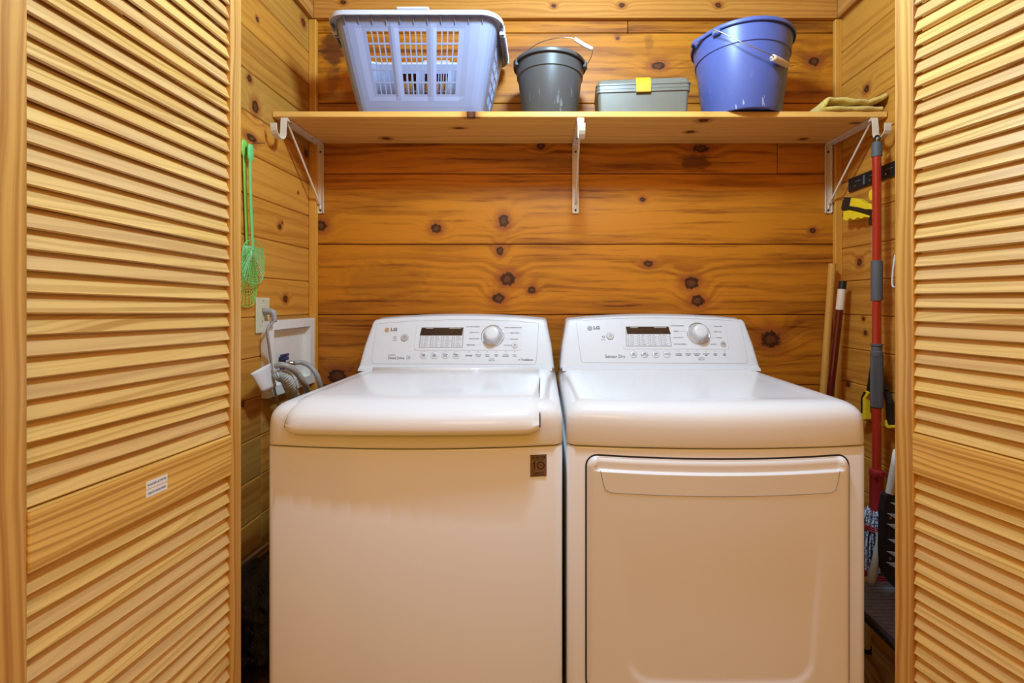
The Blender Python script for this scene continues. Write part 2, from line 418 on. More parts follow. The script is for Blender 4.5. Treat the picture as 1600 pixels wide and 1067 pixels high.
# back wall boards
def seamz(y): return H-(y-CY)/F*YB
bm = bmesh.new()
zs = [0.0, 0.045]
z = seamz(492)
while z > .05: z -= .270
z += .270
zl = [0.0]
q = z
while q < 2.215: zl.append(q); q += .2702
zl.append(seamz(30)); zl.append(2.45)
joints = {seamz(223): 1215}
for i in range(len(zl)-1):
    z0, z1 = zl[i], zl[i+1]
    cuts = [XL-.03, XR+.03]
    if z0 < seamz(250) < z1: cuts.insert(1, (1215-CX)/F*YB)
    if z0 < seamz(40) < z1: cuts.insert(1, (981-CX)/F*YB)
    for j in range(len(cuts)-1):
        box(bm, (cuts[j]+.0010, YB, z0+.0013), (cuts[j+1]-.0010, YB+.018, z1-.0013), .0022)
# narrow second board directly under the shelf on the upper wall
struct(fin('wall_back', bm, M['back']))
bm = bmesh.new(); box(bm, (XL-.03, YB+.0185, 0), (XR+.03, YB+.05, 2.45)); struct(fin('wall_back_sheathing', bm, M['darkgap']))
# side walls
for nm, X, sgn, mat in (('left', XL, -1, 'left'), ('right', XR, 1, 'right')):
    bm = bmesh.new(); z = 1.131
    while z > 0: z -= .1243
    while z < 2.45:
        z0, z1 = max(0, z), min(2.45, z+.1243)
        ys = [1.105, YB]
        if nm == 'left' and z1 < 1.14: ys = [1.105, 1.456, YB]
        for j in range(len(ys)-1):
            a, b = X, X+sgn*.018
            box(bm, (min(a, b), ys[j]+.001, z0+.0006), (max(a, b), ys[j+1]-.001, z1-.0006), .003)
        z += .1243
    struct(fin('wall_'+nm, bm, M[mat]))
    bm = bmesh.new(); a, b = X+sgn*.0185, X+sgn*.05; box(bm, (min(a, b), 1.03, 0), (max(a, b), YB+.05, 2.45)); struct(fin('wall_%s_sheathing' % nm, bm, M['darkgap']))
# corner trims
for i, (xa, xb) in enumerate(((XL, XL+.028), (XR-.026, XR))):
    bm = bmesh.new(); box(bm, (xa+.0005, 1.744, 0.0), (xb, YB-.0005, 1.785), .0015)
    box(bm, (xa+.0005, 1.746, 1.8055), (xb, YB-.0005, 2.252), .0015)
    struct(fin('trim_%d' % (i+1), bm, M['trim']))
# frieze
bm = bmesh.new(); box(bm, (XL+.02, 1.742, 2.254), (XR-.02, YB-.0005, 2.44), .002); struct(fin('trim_3', bm, M['frieze']))
for i, (xa, xb) in enumerate(((XL+.0005, XL+.019), (XR-.019, XR-.0005))):
    bm = bmesh.new(); box(bm, (xa, 1.11, 2.254), (xb, YB-.001, 2.44), .002); struct(fin('trim_%d' % (i+4), bm, M['friezeside']))
# floor, ceiling, wall in front of the closet with its opening
bm = bmesh.new(); x = -2.2
while x < 2.2:
    box(bm, (x+.0006, 1.0, -.02), (x+.0824, 1.8, 0), .0012); x += .083
struct(fin('floor', bm, M['floor']))
M['roomfloor'] = wood('dark_room_floor', 'x', 'y', (0.20, 0.09, 0.025), (0.10, 0.035, 0.008), ring=50, warp=1.4, var=0.3)
bm = bmesh.new(); y = -2.4
while y < .95:
    box(bm, (-2.2, y+.0006, -.02), (2.2, y+.0994, -.001), .0012); y += .1
box(bm, (-2.2, y+.0006, -.02), (2.2, .999, -.001), .0012)
struct(fin('floor_room', bm, M['roomfloor']))
bm = bmesh.new(); box(bm, (-1.0, 1.03, 2.45), (1.25, 1.85, 2.48)); struct(fin('ceiling', bm, M['plaster']))
bm = bmesh.new()
box(bm, (-2.2, 1.045, 0), (-.765, 1.10, 2.45)); box(bm, (1.115, 1.045, 0), (2.2, 1.10, 2.45)); box(bm, (-.765, 1.045, 2.40), (1.115, 1.10, 2.45))
struct(fin('wall_front', bm, M['plaster']))
bm = bmesh.new()
box(bm, (-.764, 1.04, 0), (-.745, 1.104, 2.399)); box(bm, (1.095, 1.04, 0), (1.114, 1.104, 2.399)); box(bm, (-.744, 1.04, 2.38), (1.094, 1.104, 2.399))
struct(fin('trim_6', bm, M['trim']))

# ================================================================== BIFOLD DOORS
HT = 2.36; PW = .447
def panel(parent, mw, rail_z, shear=0.0, seed=0, sx_=(.033, .033)):
    T = .028; g = 0
    def sh(bm):
        for v in bm.verts: v.co.z += shear*v.co.x
    for (xa, xb) in ((0, sx_[0]), (PW-sx_[1], PW)):
        bm = bmesh.new(); box(bm, (xa, -T, .012), (xb, 0, HT)); sh(bm)
        bevel(fin('stile', bm, M['stile'], parent, mw=mw), .002)
    za, zb = rail_z
    for (z0, z1) in ((.013, .15), (za, zb), (HT-.10, HT-.001)):
        bm = bmesh.new(); box(bm, (sx_[0]-.001, -T+.0005, z0), (PW-sx_[1]+.001, .0022 if z0 == za else -.0005, z1)); sh(bm)
        bevel(fin('rail', bm, M['rail'], parent, mw=mw), .0022)
    for (z0, z1) in ((.152, za-.004), (zb, HT-.10)):
        bm = bmesh.new(); n = int(round((z1-z0)/.0295)); p = (z1-z0)/n
        for i in range(n):
            zl_ = z0+i*p+.001+random.uniform(-.0005, .0005)
            # lower front edge at the door face, upper edge at the back; rounded nose
            dx, dz = -.0118, .0300
            L = math.hypot(dx, dz); ux, uz = dx/L, dz/L; nx, nz = uz, -ux
            t = .0028
            prof = []
            for (s, w) in ((0.0012, -t), (L-.0012, -t), (L, 0), (L-.0012, t), (0.0012, t), (0, 0)):
                prof.append((-.0045+ux*s+nx*w*1.0-.0, zl_+uz*s+nz*w+.001))
            tw = random.uniform(-.0006, .0006)
            x0_, x1_ = sx_[0]-.003, PW-sx_[1]+.003
            loft(bm, [[(x0_, y_, z_) for y_, z_ in prof], [(x1_, y_+tw, z_+tw) for y_, z_ in prof]])
        sh(bm)
        fin('louvre_slats', bm, M['slat'], parent, mw=mw)
def frame_m(o, xd, nd):
    xd = Vector((xd[0], xd[1], 0)).normalized(); nd = Vector((nd[0], nd[1], 0)).normalized()
    m = Matrix(((xd.x, nd.x, 0, o[0]), (xd.y, nd.y, 0, o[1]), (0, 0, 1, 0), (0, 0, 0, 1))); return m
d1 = empty('door_1', (0, 0, 0), 'left bifold louvred pine door folded open, with two white name labels on its middle rail', 'door', kind='structure')
# visible leaf
ml = frame_m((-.68, 1.034), (-.039, -1), (1, -.039))
panel(d1, ml, (.802, .888), shear=.024)
# folded outer leaf behind it
mo = frame_m((-.7265, 1.03), (.008, -1), (1, .008)); panel(d1, mo, (.802, .888), shear=.01)
bm = bmesh.new()
for (zc, s) in ((.863, 'WASHER & DRYER'), (.8495, 'FIRE EXTINGUISHER')):
    pass
lab = None
for (z0, z1, s) in ((.8535, .8665, 'WASHER & DRYER'), (.8390, .8515, 'FIRE EXTINGUISHER')):
    bm = bmesh.new(); box(bm, (.197, .0022, z0), (.240, .0028, z1)); 
    for v in bm.verts: v.co.z += .024*v.co.x-.0045
    la = fin('name_label', bm, M['paper'], d1, mw=ml); la['label'] = 'white printed name label'
    bm = bmesh.new(); mt = Matrix.Translation((.2185, .0030, (z0+z1)/2+.024*.2185-.0045)) @ Matrix.Rotation(R(180), 4, 'Z') @ Matrix.Rotation(R(90), 4, 'X')
    text_into(bm, s, .0050, mt, 'CENTER', 0, .00015, sx=.92 if 'FIRE' not in s else .80)
    la2 = fin('printed_text', bm, M['greyline'], la)
d2 = empty('door_2', (0, 0, 0), 'right bifold louvred pine door, folded open at an angle', 'door', kind='structure')
dv = Vector((-.282, 1)).normalized(); far = Vector((.784, 1.029)); near = far-dv*PW
panel(d2, frame_m(near, dv, (-1, -.282)), (.810, .897), sx_=(.036, .040))
p_ = Vector((near.x+.045, near.y+.01)); far2 = Vector((1.07, 1.02)); dv2 = (far2-p_).normalized()
panel(d2, frame_m(p_, dv2, (-dv2.y, dv2.x)), (.810, .897))

# ================================================================== SHELF AND BRACKETS
SY0 = 1.511; SZ1 = 1.8045; SZ0 = 1.7855
bm = bmesh.new(); box(bm, (XL+.001, SY0, SZ0), (XR-.0335+.03, YB-.001, SZ1), .0015)
sh = fin('shelf', bm, M['shelf']); tag(sh, 'long pine board shelf on three brackets above the washer and dryer', 'shelf')
def bracket(x, side, label):
    o = empty('shelf_bracket', (x, YB, 1.517), label, 'bracket', 'shelf brackets'); I = inv(o)
    w = .0115
    bm = bmesh.new(); zt = SZ0-.001
    # upright, arm, soft corner: one bent strip with side flanges
    strip = [(1.7625, 1.517), (1.7625, zt-.012), (1.7595, zt-.004), (1.752, zt), (1.513, zt)]
    inn = [(1.7595, 1.517), (1.7595, zt-.014), (1.757, zt-.007), (1.750, zt-.003), (1.513, zt-.003)]
    loft(bm, [[(x-w, y, z) for y, z in strip]+[(x-w, y, z) for y, z in inn[::-1]], [(x+w, y, z) for y, z in strip]+[(x+w, y, z) for y, z in inn[::-1]]])
    for s in (-1, 1):
        xx = x+s*w
        box(bm, (xx-.0009, 1.7535, 1.520), (xx+.0009, 1.7605, zt-.01)); box(bm, (xx-.0009, 1.515, zt-.010), (xx+.0009, 1.752, zt-.002))
    bmesh.ops.transform(bm, matrix=I, verts=bm.verts); fin('bracket_frame', bm, M['cream'], o)
    bm = bmesh.new()
    tube(bm, [(x, 1.520, zt-.006), (x, 1.535, zt-.012), (x, 1.748, 1.558), (x, 1.756, 1.548), (x, 1.757, 1.532)], .0036, 8, 4)
    bmesh.ops.transform(bm, matrix=I, verts=bm.verts); fin('brace', bm, M['cream'], o, smooth=True)
    bm = bmesh.new(); hw = .010
    prof = [(1.512, zt-.001), (1.509, zt-.02), (1.507, zt-.045)]
    for k in range(9):
        a = math.pi*k/8; prof.append((1.4815+.0255*math.cos(a), zt-.052-.0255*math.sin(a)))
    prof.append((1.456, zt-.040))
    loft(bm, [[(x+s*hw, y, z) for y, z in prof]+[(x+s*hw, y+ny, z+nz) for (y, z), (ny, nz) in list(zip(prof, [(.003, 0)]*3+[(.003*math.cos(math.pi*k/8), -.003*math.sin(math.pi*k/8)) for k in range(9)]+[(-.003, 0)]))[::-1]] for s in (-1, 1)])
    bmesh.ops.transform(bm, matrix=I, verts=bm.verts); fin('rod_hook', bm, M['creamrod'], o)
    for (yy, zz, up) in ((1.7590, 1.752, 0), (1.7590, 1.528, 0), (1.555, zt-.0035, 1), (1.70, zt-.0035, 1)):
        bm = bmesh.new(); 
        Mx = Matrix.Translation((x, yy, zz)) @ (Matrix.Rotation(R(180), 4, 'X') if up else Matrix.Rotation(R(90), 4, 'X'))
        lathe(bm, [(0, .0016), (.0035, .001), (.0042, 0), (0, 0)], 10, Mx)
        bmesh.ops.transform(bm, matrix=I, verts=bm.verts); fin('screw', bm, M['darkprint'], o, smooth=True)
bracket(-.8545, 0, 'cream shelf bracket at the left end of the shelf, nothing hanging from it')
bracket(.1205, 0, 'cream shelf bracket under the middle of the shelf')
bracket(1.0870, 0, 'cream shelf bracket at the right end, with the red mop hanging from its hook')

# ================================================================== WASHER AND DRYER
def outline(cx_, hw, yf, yb, bulge, rc, off, n=14, m=6):
    """plan outline, counter-clockwise from back-left; front bows out"""
    hw2 = hw-off
    pts = [(cx_-hw2, yb)]
    yfr = lambda x: yf+off-bulge*(1-(x/hw)**2)
    yc = yfr(hw2-rc)+rc
    for k in range(m+1):
        a = R(180+90*k/m); pts.append((cx_-hw2+rc+rc*math.cos(a), yc+rc*math.sin(a)))
    for k in range(1, n):
        x = -hw2+rc+(2*(hw2-rc))*k/n; pts.append((cx_+x, yfr(x)))
    for k in range(m+1):
        a = R(270+90*k/m); pts.append((cx_+hw2-rc+rc*math.cos(a), yc+rc*math.sin(a)))
    pts.append((cx_+hw2, yb)); return pts
TOPZ = .945; KB = Vector((0, 1.60, .955)); TT = Vector((0, .394, .919)); NN = Vector((0, -.919, .394))
def face_ps(xp, yp, cx_):
    k = (yp-CY)/F; s = ((H-KB.z)-k*KB.y)/(.919+.394*k); Y = KB.y+.394*s
    return ((xp-CX)/F*Y-cx_, s)
def machine(name, cx_, hw, yf, bulge, label, cat, ccx, chb, cht, washer):
    o = empty(name, (cx_, 1.4, 0), label, cat); I = inv(o)
    def done(nm, bm, mat, par=o, **k):
        bmesh.ops.transform(bm, matrix=I, verts=bm.verts); return fin(nm, bm, mat, par, **k)
    YBK = 1.725
    # cabinet
    zf = .8455
    bm = bmesh.new()
    rings = []
    for z_, off in ((.03, .01), (.04, .002), (.06, 0), (zf-.004, 0), (zf-.001, .0015), (zf, .004)):
        rings.append([(x, y, z_) for x, y in outline(cx_, hw-.001, yf+.003, YBK, bulge, .022, off)])
    if washer:
        loft(bm, rings); done('cabinet', bm, M['enamel'], angle=40)
    else:
        # cabinet with a front door opening
        loft(bm, rings); cab = done('cabinet', bm, M['enamel'], angle=40)
    bm = bmesh.new(); loft(bm, [[(x, y, z_) for x, y in outline(cx_, hw, yf+.003, YBK, bulge, .022, .006)] for z_ in (zf-.002, zf+.006)])
    done('seam_shade', bm, M['gap'])  # dark slab inside the seam, its shade put in as colour
    for sx_ in (-1, 1):
        for yy in (1.13, 1.66):
            bm = bmesh.new(); lathe(bm, [(0, 0), (.022, 0), (.022, .012), (.010, .014), (.010, .034), (0, .034)], 16, Matrix.Translation((cx_+sx_*(hw-.06), yy, 0)))
            done('foot', bm, M['greyrub'], smooth=False)
    # top cover, rounded along the sides and the front
    bm = bmesh.new(); rings = []; RR = .058
    rings.append([(x, y, zf+.003) for x, y in outline(cx_, hw, yf, YBK, bulge, .03, .003)])
    rings.append([(x, y, zf+.0045) for x, y in outline(cx_, hw, yf, YBK, bulge, .03, .0006)])
    rings.append([(x, y, zf+.008) for x, y in outline(cx_, hw, yf, YBK, bulge, .03, 0)])
    rings.append([(x, y, TOPZ-RR*.90) for x, y in outline(cx_, hw, yf, YBK, bulge, .035, 0)])
    for k in range(1, 10):
        a = R(90*k/9); off = RR*(1-math.cos(a)**.72); z_ = TOPZ-RR*.9+RR*.9*math.sin(a)**.72
        rings.append([(x, y, z_) for x, y in outline(cx_, hw, yf, YBK, bulge*(1-.5*k/9), .035+.006*k/9, off)])
    if not washer:
        rings.append([(x, y, TOPZ-.0025) for x, y in outline(cx_, hw, yf, YBK, bulge*.5, .041, RR+.020)])
        rings.append([(x, y, TOPZ-.0030) for x, y in outline(cx_, hw, yf, YBK, bulge*.5, .041, RR+.030)])
    loft(bm, rings); done('top_cover', bm, M['enamel'], angle=50)
    if washer:
        xl, xr = -.583-cx_, -.014-cx_
        prof = [(1.545, .9475), (1.53, .9512), (1.40, .952), (1.25, .9525), (1.13, .952), (1.105, .950), (1.094, .9475), (1.082, .9425), (1.066, .9345), (1.053, .925), (1.045, .914), (1.0405, .903), (1.039, .893), (1.0395, .884), (1.0425, .8795)]
        def lidY(y, x): return y-(bulge)*(1-(x/hw)**2)*max(0, min(1, (1.25-y)/.2))+.006
        bm = bmesh.new(); NX = 28; g = []
        for j, (y, z_) in enumerate(prof):
            row = []
            for i in range(NX+1):
                t = i/NX
                x = xl+(xr-xl)*t
                # rounded lower corners and soft side edges
                e = min(t, 1-t)*(xr-xl); dz = -.004*max(0, 1-e/.010)**2
                zz = z_+dz
                fl = max(0, 1-e/.030)
                if z_ < .90: zz += .012*fl**2
                # flare: lid widens a little at the front
                fx = x*(1+.012*max(0, min(1, (1.15-y)/.1)))
                row.append((cx_+fx, lidY(y, x)+(.004*max(0, 1-e/.012)**2 if z_ < .93 else 0), zz+(.003*(1-(x/hw)**2) if z_ < .93 else 0)))
            g.append(row)
        loft(bm, g, False, False, closed=False)
        bmesh.ops.recalc_face_normals(bm, faces=bm.faces)
        up = sum(f.normal.z for f in bm.faces)
        if up < 0: bmesh.ops.reverse_faces(bm, faces=bm.faces[:])
        bmesh.ops.transform(bm, matrix=I, verts=bm.verts)
        me = bpy.data.meshes.new('lid'); bm.to_mesh(me); bm.free()
        lid = link('lid', me, M['enamel'], o, True); solid(lid, .007, -1); bevel(lid, .002, 2, 50)
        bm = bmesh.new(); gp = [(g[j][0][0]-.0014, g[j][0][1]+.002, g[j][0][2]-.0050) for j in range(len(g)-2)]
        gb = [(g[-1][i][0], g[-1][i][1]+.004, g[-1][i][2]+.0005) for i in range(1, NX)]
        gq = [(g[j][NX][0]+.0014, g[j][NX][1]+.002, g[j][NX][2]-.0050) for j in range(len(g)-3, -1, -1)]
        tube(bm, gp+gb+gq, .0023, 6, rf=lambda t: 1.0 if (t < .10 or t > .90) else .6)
        bmesh.ops.transform(bm, matrix=I, verts=bm.verts); fin('lid_gap_shade', bm, M['gap'], o)  # dark tube standing in for the shade of the lid gap and lip
        bm = bmesh.new(); tube(bm, [(cx_+xl+.004, 1.560, .9475), (cx_+xr-.004, 1.560, .9475)], .010, 12)
        done('lid_hinge', bm, M['enamel'], smooth=True)
    else:
        # front door: dished panel with bevelled edge, scooped handle and embossed U
        yfr = lambda x: yf-bulge*(1-((x-cx_)/hw)**2)+.003
        x0, x1, z0, z1 = .098, .699, .285, .829
        def ring(x0, x1, z0, z1, r, d, n=6, m=20):
            pts = []
            for c0, c1, a0 in ((x1-r, z1-r, 0), (x0+r, z1-r, 90), (x0+r, z0+r, 180), (x1-r, z0+r, 270)):
                for k in range(n+1):
                    a = R(a0+90*k/n); pts.append((c0+r*math.cos(a), c1+r*math.sin(a)))
            out = []
            for i, p in enumerate(pts):
                q2 = pts[(i+1) % len(pts)]; L = math.hypot(q2[0]-p[0], q2[1]-p[1])
                out.append(p)
                if L > .1:
                    for k in range(1, m): out.append((p[0]+(q2[0]-p[0])*k/m, p[1]+(q2[1]-p[1])*k/m))
            return [(x, yfr(x)-d, z_-.006*(1-((x-cx_)/hw)**2)*(z_ > .6)) for x, z_ in out]
        bm = bmesh.new(); g = .0035
        ro = [ring(x0-g, x1+g, z0-g, z1+g, .030, d_) for d_ in (-.004, .0008)]; ri = [ring(x0+.004, x1-.004, z0+.004, z1-.004, .024, d_) for d_ in (.0008, -.004)]
        loft(bm, [ro[0], ro[1], ri[0], ri[1], ro[0]], False, False); bmesh.ops.remove_doubles(bm, verts=bm.verts, dist=1e-6)
        done('door_gasket', bm, M['gap'])
        # front surface as a height field
        def U(x, z_):  # distance-like mask of the embossed panel
            cxm = .398; hwU = .235-.030*max(0, (.72-z_))/.4
            dx_ = abs(x-cxm)-hwU; dzb = (.322)-z_
            r = .05; ax_ = max(dx_+r, 0); az = max(dzb+r, 0)
            return math.hypot(ax_, az)-r if (ax_ > 0 or az > 0) else max(dx_, dzb)
        def ss(a, b, t): t = max(0, min(1, (t-a)/(b-a))); return t*t*(3-2*t)
        NXX = 110
        zrow = [z0+(.785-z0)*k/84 for k in range(84)]+[.785+(.812-.785)*k/22 for k in range(22)]+[.812+(z1-.812)*k/14 for k in range(15)]
        NZZ = len(zrow)-1
        vv = {}; bm = bmesh.new()
        R0 = .026
        for i in range(NXX+1):
            x = x0+(x1-x0)*i/NXX
            for j in range(NZZ+1):
                z_ = zrow[j]
                # outer rounded rectangle: clamp onto it
                qx = abs(x-(x0+x1)/2)-((x1-x0)/2-R0); qz = abs(z_-(z0+z1)/2)-((z1-z0)/2-R0)
                X_, Z_ = x, z_
                if qx > 0 and qz > 0:
                    l = math.hypot(qx, qz); mx = max(qx, qz)
                    f = mx/l
                    X_ = (x0+x1)/2+math.copysign((x1-x0)/2-R0+qx*f, x-(x0+x1)/2)
                    Z_ = (z0+z1)/2+math.copysign((z1-z0)/2-R0+qz*f, z_-(z0+z1)/2)
                qx2 = abs(X_-(x0+x1)/2)-((x1-x0)/2-R0); qz2 = abs(Z_-(z0+z1)/2)-((z1-z0)/2-R0)
                din = R0-(math.hypot(max(qx2, 0), max(qz2, 0)) if (qx2 > 0 or qz2 > 0) else max(qx2, qz2))
                d = .014*math.sqrt(max(0, 1-(1-min(1, din/.014))**2))
                d += -.0035*ss(.004, -.010, U(X_, Z_)) * ss(.70, .45, Z_)
                # handle pocket along the top
                pk = ss(.020, .026, X_-x0) * ss(.020, .026, x1-X_)
                d = max(d-.008*pk*ss(.7975, .8015, Z_), min(d, .0015))
                vv[i, j] = bm.verts.new((X_, yfr(X_)-d, Z_-.006*(1-((X_-cx_)/hw)**2)*ss(.5, .8, Z_)))
        for i in range(NXX):
            for j in range(NZZ): bm.faces.new((vv[i, j], vv[i+1, j], vv[i+1, j+1], vv[i, j+1]))
        bmesh.ops.recalc_face_normals(bm, faces=bm.faces)
        dd = done('dryer_door', bm, M['enamel'], smooth=True)
        # hairline round the handle insert
        bm = bmesh.new(); pts = []
        def P(x, z_): return (x, yfr(x)-.0143, z_-.006*(1-((x-cx_)/hw)**2))
        zt_, zb_ = .800, .752
        a_ = x0+.034; b_ = x1-.034
        pts = [P(a_-.004, zt_), P(a_+.002, zb_+.020), P(a_+.006, zb_+.006), P(a_+.018, zb_)]
        for k in range(1, 16): pts.append(P(a_+.018+(b_-a_-.036)*k/16, zb_))
        pts += [P(b_-.018, zb_), P(b_-.006, zb_+.006), P(b_-.002, zb_+.020), P(b_+.004, zt_)]
        tube(bm, pts, .0006, 5)
        bmesh.ops.transform(bm, matrix=I, verts=bm.verts); fin('handle_seam', bm, M['greyline'], dd)
    # ---------------- console
    def cring(ins, n_):
        """outline on the sloping face, arched top"""
        pts = []
        hb = chb-ins; ht = cht-ins; sb_ = -.004+ins*0; st = .163-ins; rr = .024
        N = 26
        pts.append((-hb, sb_)); pts.append((-(hb+ht)/2-.001, (sb_+st)/2))
        # corner
        c = (-ht+rr+.001, st-.006)
        for k in range(0, 6):
            a = R(180-62*k/5); pts.append((c[0]+rr*math.cos(a)*.9, c[1]+rr*math.sin(a)))
        xs0 = pts[-1][0]; z00 = pts[-1][1]
        for k in range(1, N):
            x = xs0+(-2*xs0)*k/N; pts.append((x, z00+(.1945-ins-z00)*(1-(x/xs0)**2)**.9))
        for p in pts[::-1][N-1:]: pass
        left = pts[:8]
        pts += [(-x, y) for x, y in left[::-1]]
        return pts
    def cpt(x, s, n_): v = KB+TT*s+NN*n_; return (ccx+x, v.y, v.z)
    bm = bmesh.new(); rings = []
    rings.append([(ccx+x, 1.742, cpt(x, s, 0)[2]) for x, s in cring(.004, 0)])
    rings.append([(ccx+x, 1.735, cpt(x, s, 0)[2]) for x, s in cring(0, 0)])
    for ins, n_ in ((0, -.020), (.0008, -.012), (.003, -.006), (.0065, -.002), (.011, -.0003), (.016, 0)):
        rings.append([cpt(x, s, n_) for x, s in cring(ins, n_)])
    loft(bm, rings)
    pr = [(1.581, TOPZ-.004), (1.584, TOPZ+.0035), (1.593, TOPZ+.0065), (1.600, .9555), (1.742, .9555), (1.742, TOPZ-.004)]
    loft(bm, [[(ccx+sx_*w_, y, z_) for y, z_ in pr] for sx_, w_ in ((-1, chb-.008), (1, chb-.008))])
    con = done('console', bm, M['plastic'], angle=40)
    FM = I @ Matrix(((1, 0, 0, ccx), (0, TT.y, NN.y, KB.y), (0, TT.z, NN.z, KB.z), (0, 0, 0, 1)))
    def f(nm, bm, mat, **k):
        bmesh.ops.transform(bm, matrix=FM, verts=bm.verts); return fin(nm, bm, mat, con, **k)
    P2 = lambda x, y: face_ps(x, y, ccx)
    def line(bm, pts, r, closed=True): tube(bm, [(x, s, .0002) for x, s in pts], r, 4, closed=closed)
    if washer:
        pan = [(588.6, 506), (640, 501.8), (700, 499.7), (760, 499.8), (810, 502), (841.8, 505.5), (838.5, 560), (836, 568.5), (834, 569.3), (584, 568.2), (580.4, 566), (581, 560)]
        win = [(651, 508), (812, 507), (815, 509), (815.5, 545), (813, 547.5), (650, 547.5), (647, 545)]
        D = dict(sc=((659.5, 512), (724, 524), (655, 524.2), (722.5, 543)), dial=(770, 525), ringr=.0405, btn=[662, 679, 696, 713], btny=555, power=(632.5, 527.5),
                 pp=(804.5, 539.8), logo=(604.8, 515.6), lg=(610.5, 515), ledx=[733, 747.5, 761.5, 775.5, 790, 804], ledy=549.8, opty=555.5, start=(616, 528))
        L = [('COTTON/NORMAL', 750, 510.8, 'R'), ('HEAVY DUTY', 748.5, 519.8, 'R'), ('BULKY/LARGE', 748.5, 529.5, 'R'), ('PERM PRESS', 742, 539.3, 'R'),
             ('EXTRA RINSE/SANITARY', 788.5, 512.2, 'L'), ('SPEED WASH', 797, 520.6, 'L'), ('WOOL/SILK', 796.5, 530.2, 'L'), ('TUB CLEAN', 787, 539.8, 'L')]
        B = [('WASH', 'TEMP'), ('SPIN', 'SPEED'), ('WATER', 'LEVEL'), ('SPECIAL', 'CARE')]
        O = [('Normal', ''), ('PREWASH', '+SOAK'), ('EXTRA', 'RINSE'), ('RINSE+', 'SPIN'), ('CUSTOM', 'PROGRAM'), ('CHILD', 'LOCK')]
    else:
        pan = [(899.8, 501.5), (960, 497.6), (1020, 496.3), (1080, 497.5), (1130, 500), (1156.8, 502.5), (1168, 562), (1167.5, 566.8), (1165, 567.8), (912, 566.6), (908.5, 564.5), (905, 540)]
        win = [(970, 505), (1131, 505.5), (1134, 508), (1139, 543), (1137, 546), (976, 545.5), (973, 543)]
        D = dict(sc=((978, 510.5), (1044, 521), (979, 522), (1048.5, 541)), dial=(1091, 521.5), ringr=.0405, btn=[990, 1007, 1024.5, 1042], btny=553.5, power=(953.2, 525.2),
                 pp=(1129.5, 537.8), logo=(921.5, 513), lg=(927, 512.3), ledx=[1060.5, 1075, 1089, 1103.5, 1117.5, 1132], ledy=548.4, opty=554, start=(942, 527))
        L = [('COTTON/NORMAL', 1069, 509.3, 'R'), ('MIXED', 1060, 517.8, 'R'), ('HEAVY DUTY', 1067, 527.8, 'R'), ('ANTI BACTERIAL', 1072, 538, 'R'),
             ('DELICATES', 1115.5, 510.2, 'L'), ('SPEED DRY', 1115.5, 518.8, 'L'), ('TOWELS', 1118, 528, 'L'), ('AIR DRY', 1110, 538.2, 'L')]
        B = [('DRY', 'LEVEL'), ('TEMP', 'CONTROL'), ('TIME', 'DRY'), ('OPTION', '')]
        O = [('CUSTOM', 'PROGRAM'), ('WRINKLE', 'CARE'), ('DAMP DRY', 'SIGNAL'), ('RACK DRY', 'BEEP'), ('MORE', 'TIME'), ('LESS', 'TIME')]
    bm = bmesh.new(); line(bm, [P2(*p) for p in pan], .0006)
    f('panel_outline', bm, M['ltgrey'])
    # raised window
    bm = bmesh.new(); wp = [P2(*p) for p in win]; prism(bm, [(x, s) for x, s in wp], -.001, .0016); bevel(f('control_window', bm, M['plastic']), .0012, 2)
    # display and chart
    (ax0, ay0), (ax1, ay1), (bx0, by0), (bx1, by1) = D['sc']
    fr = .0016
    quad = [P2(bx0-1, by1+.6), P2(bx1+1, by1+.6), P2(ax1+1, ay0-.6), P2(ax0-1, ay0-.6)]
    bm = bmesh.new(); prism(bm, quad, .0, .0020); f('display_bezel', bm, M['ltgrey'])
    q4 = [P2(bx0+1, by0), P2(bx1-.5, by0), P2(ax1, ay0+.5), P2(ax0, ay0+.5)]
    bm = bmesh.new(); prism(bm, q4, .0, .0024); f('display', bm, M['screen'])
    for (fx0, fx1) in ((.10, .28), (.66, .95)):
        bm = bmesh.new(); x0_, s0 = P2(ax0+(ax1-ax0)*fx0, ay0+2.1); x1_, s1 = P2(ax0+(ax1-ax0)*fx1, ay0+.8); box(bm, (x0_, s0, .0022), (x1_, s1, .0026)); f('display_caption', bm, M['screentop'])
    bm = bmesh.new(); grid = bmesh.new()
    for r_ in range(5):
        ya = by0+.7+(by1-by0-1.0)*r_/5; yb_ = by0+.2+(by1-by0-1.0)*(r_+1)/5
        sl = (bx0-ax0)*(ya-ay0)/(by1-ay0); sr = (bx1-ax1)*(ya-ay0)/(by1-ay0)
        for c_ in range(4):
            xa = (ax0+sl)+((ax1+sr)-(ax0+sl))*c_/4+.5; xb_ = (ax0+sl)+((ax1+sr)-(ax0+sl))*(c_+1)/4-.4
            p0 = P2(xa, yb_); p1 = P2(xb_, ya+.0)
            box(grid, (p0[0], p0[1], .0), (p1[0], p1[1], .0023))
            tw = random.choice((.3, .4, .5)); xm = p0[0]+(p1[0]-p0[0])*.35
            zc = (p0[1]+p1[1])/2; hh = (p1[1]-p0[1])*.16
            word = random.choice(('HEAVY', 'NORMAL', 'LIGHT', 'HIGH', 'LOW', 'WARM', 'COLD', 'HOT'))
            text_into(bm, word, .0048, Matrix.Translation((xm, zc, .00245)), 'LEFT', 0, .0001)
            box(bm, (p0[0]+(p1[0]-p0[0])*.10, zc-hh, .0022), (p0[0]+(p1[0]-p0[0])*.22, zc+hh, .0025))
    f('chart_cells', grid, M['plastic']); f('chart_text', bm, M['greyline'])
    # dial
    dx, ds = P2(*D['dial'])
    Tm = Matrix.Translation((dx, ds, .0012))
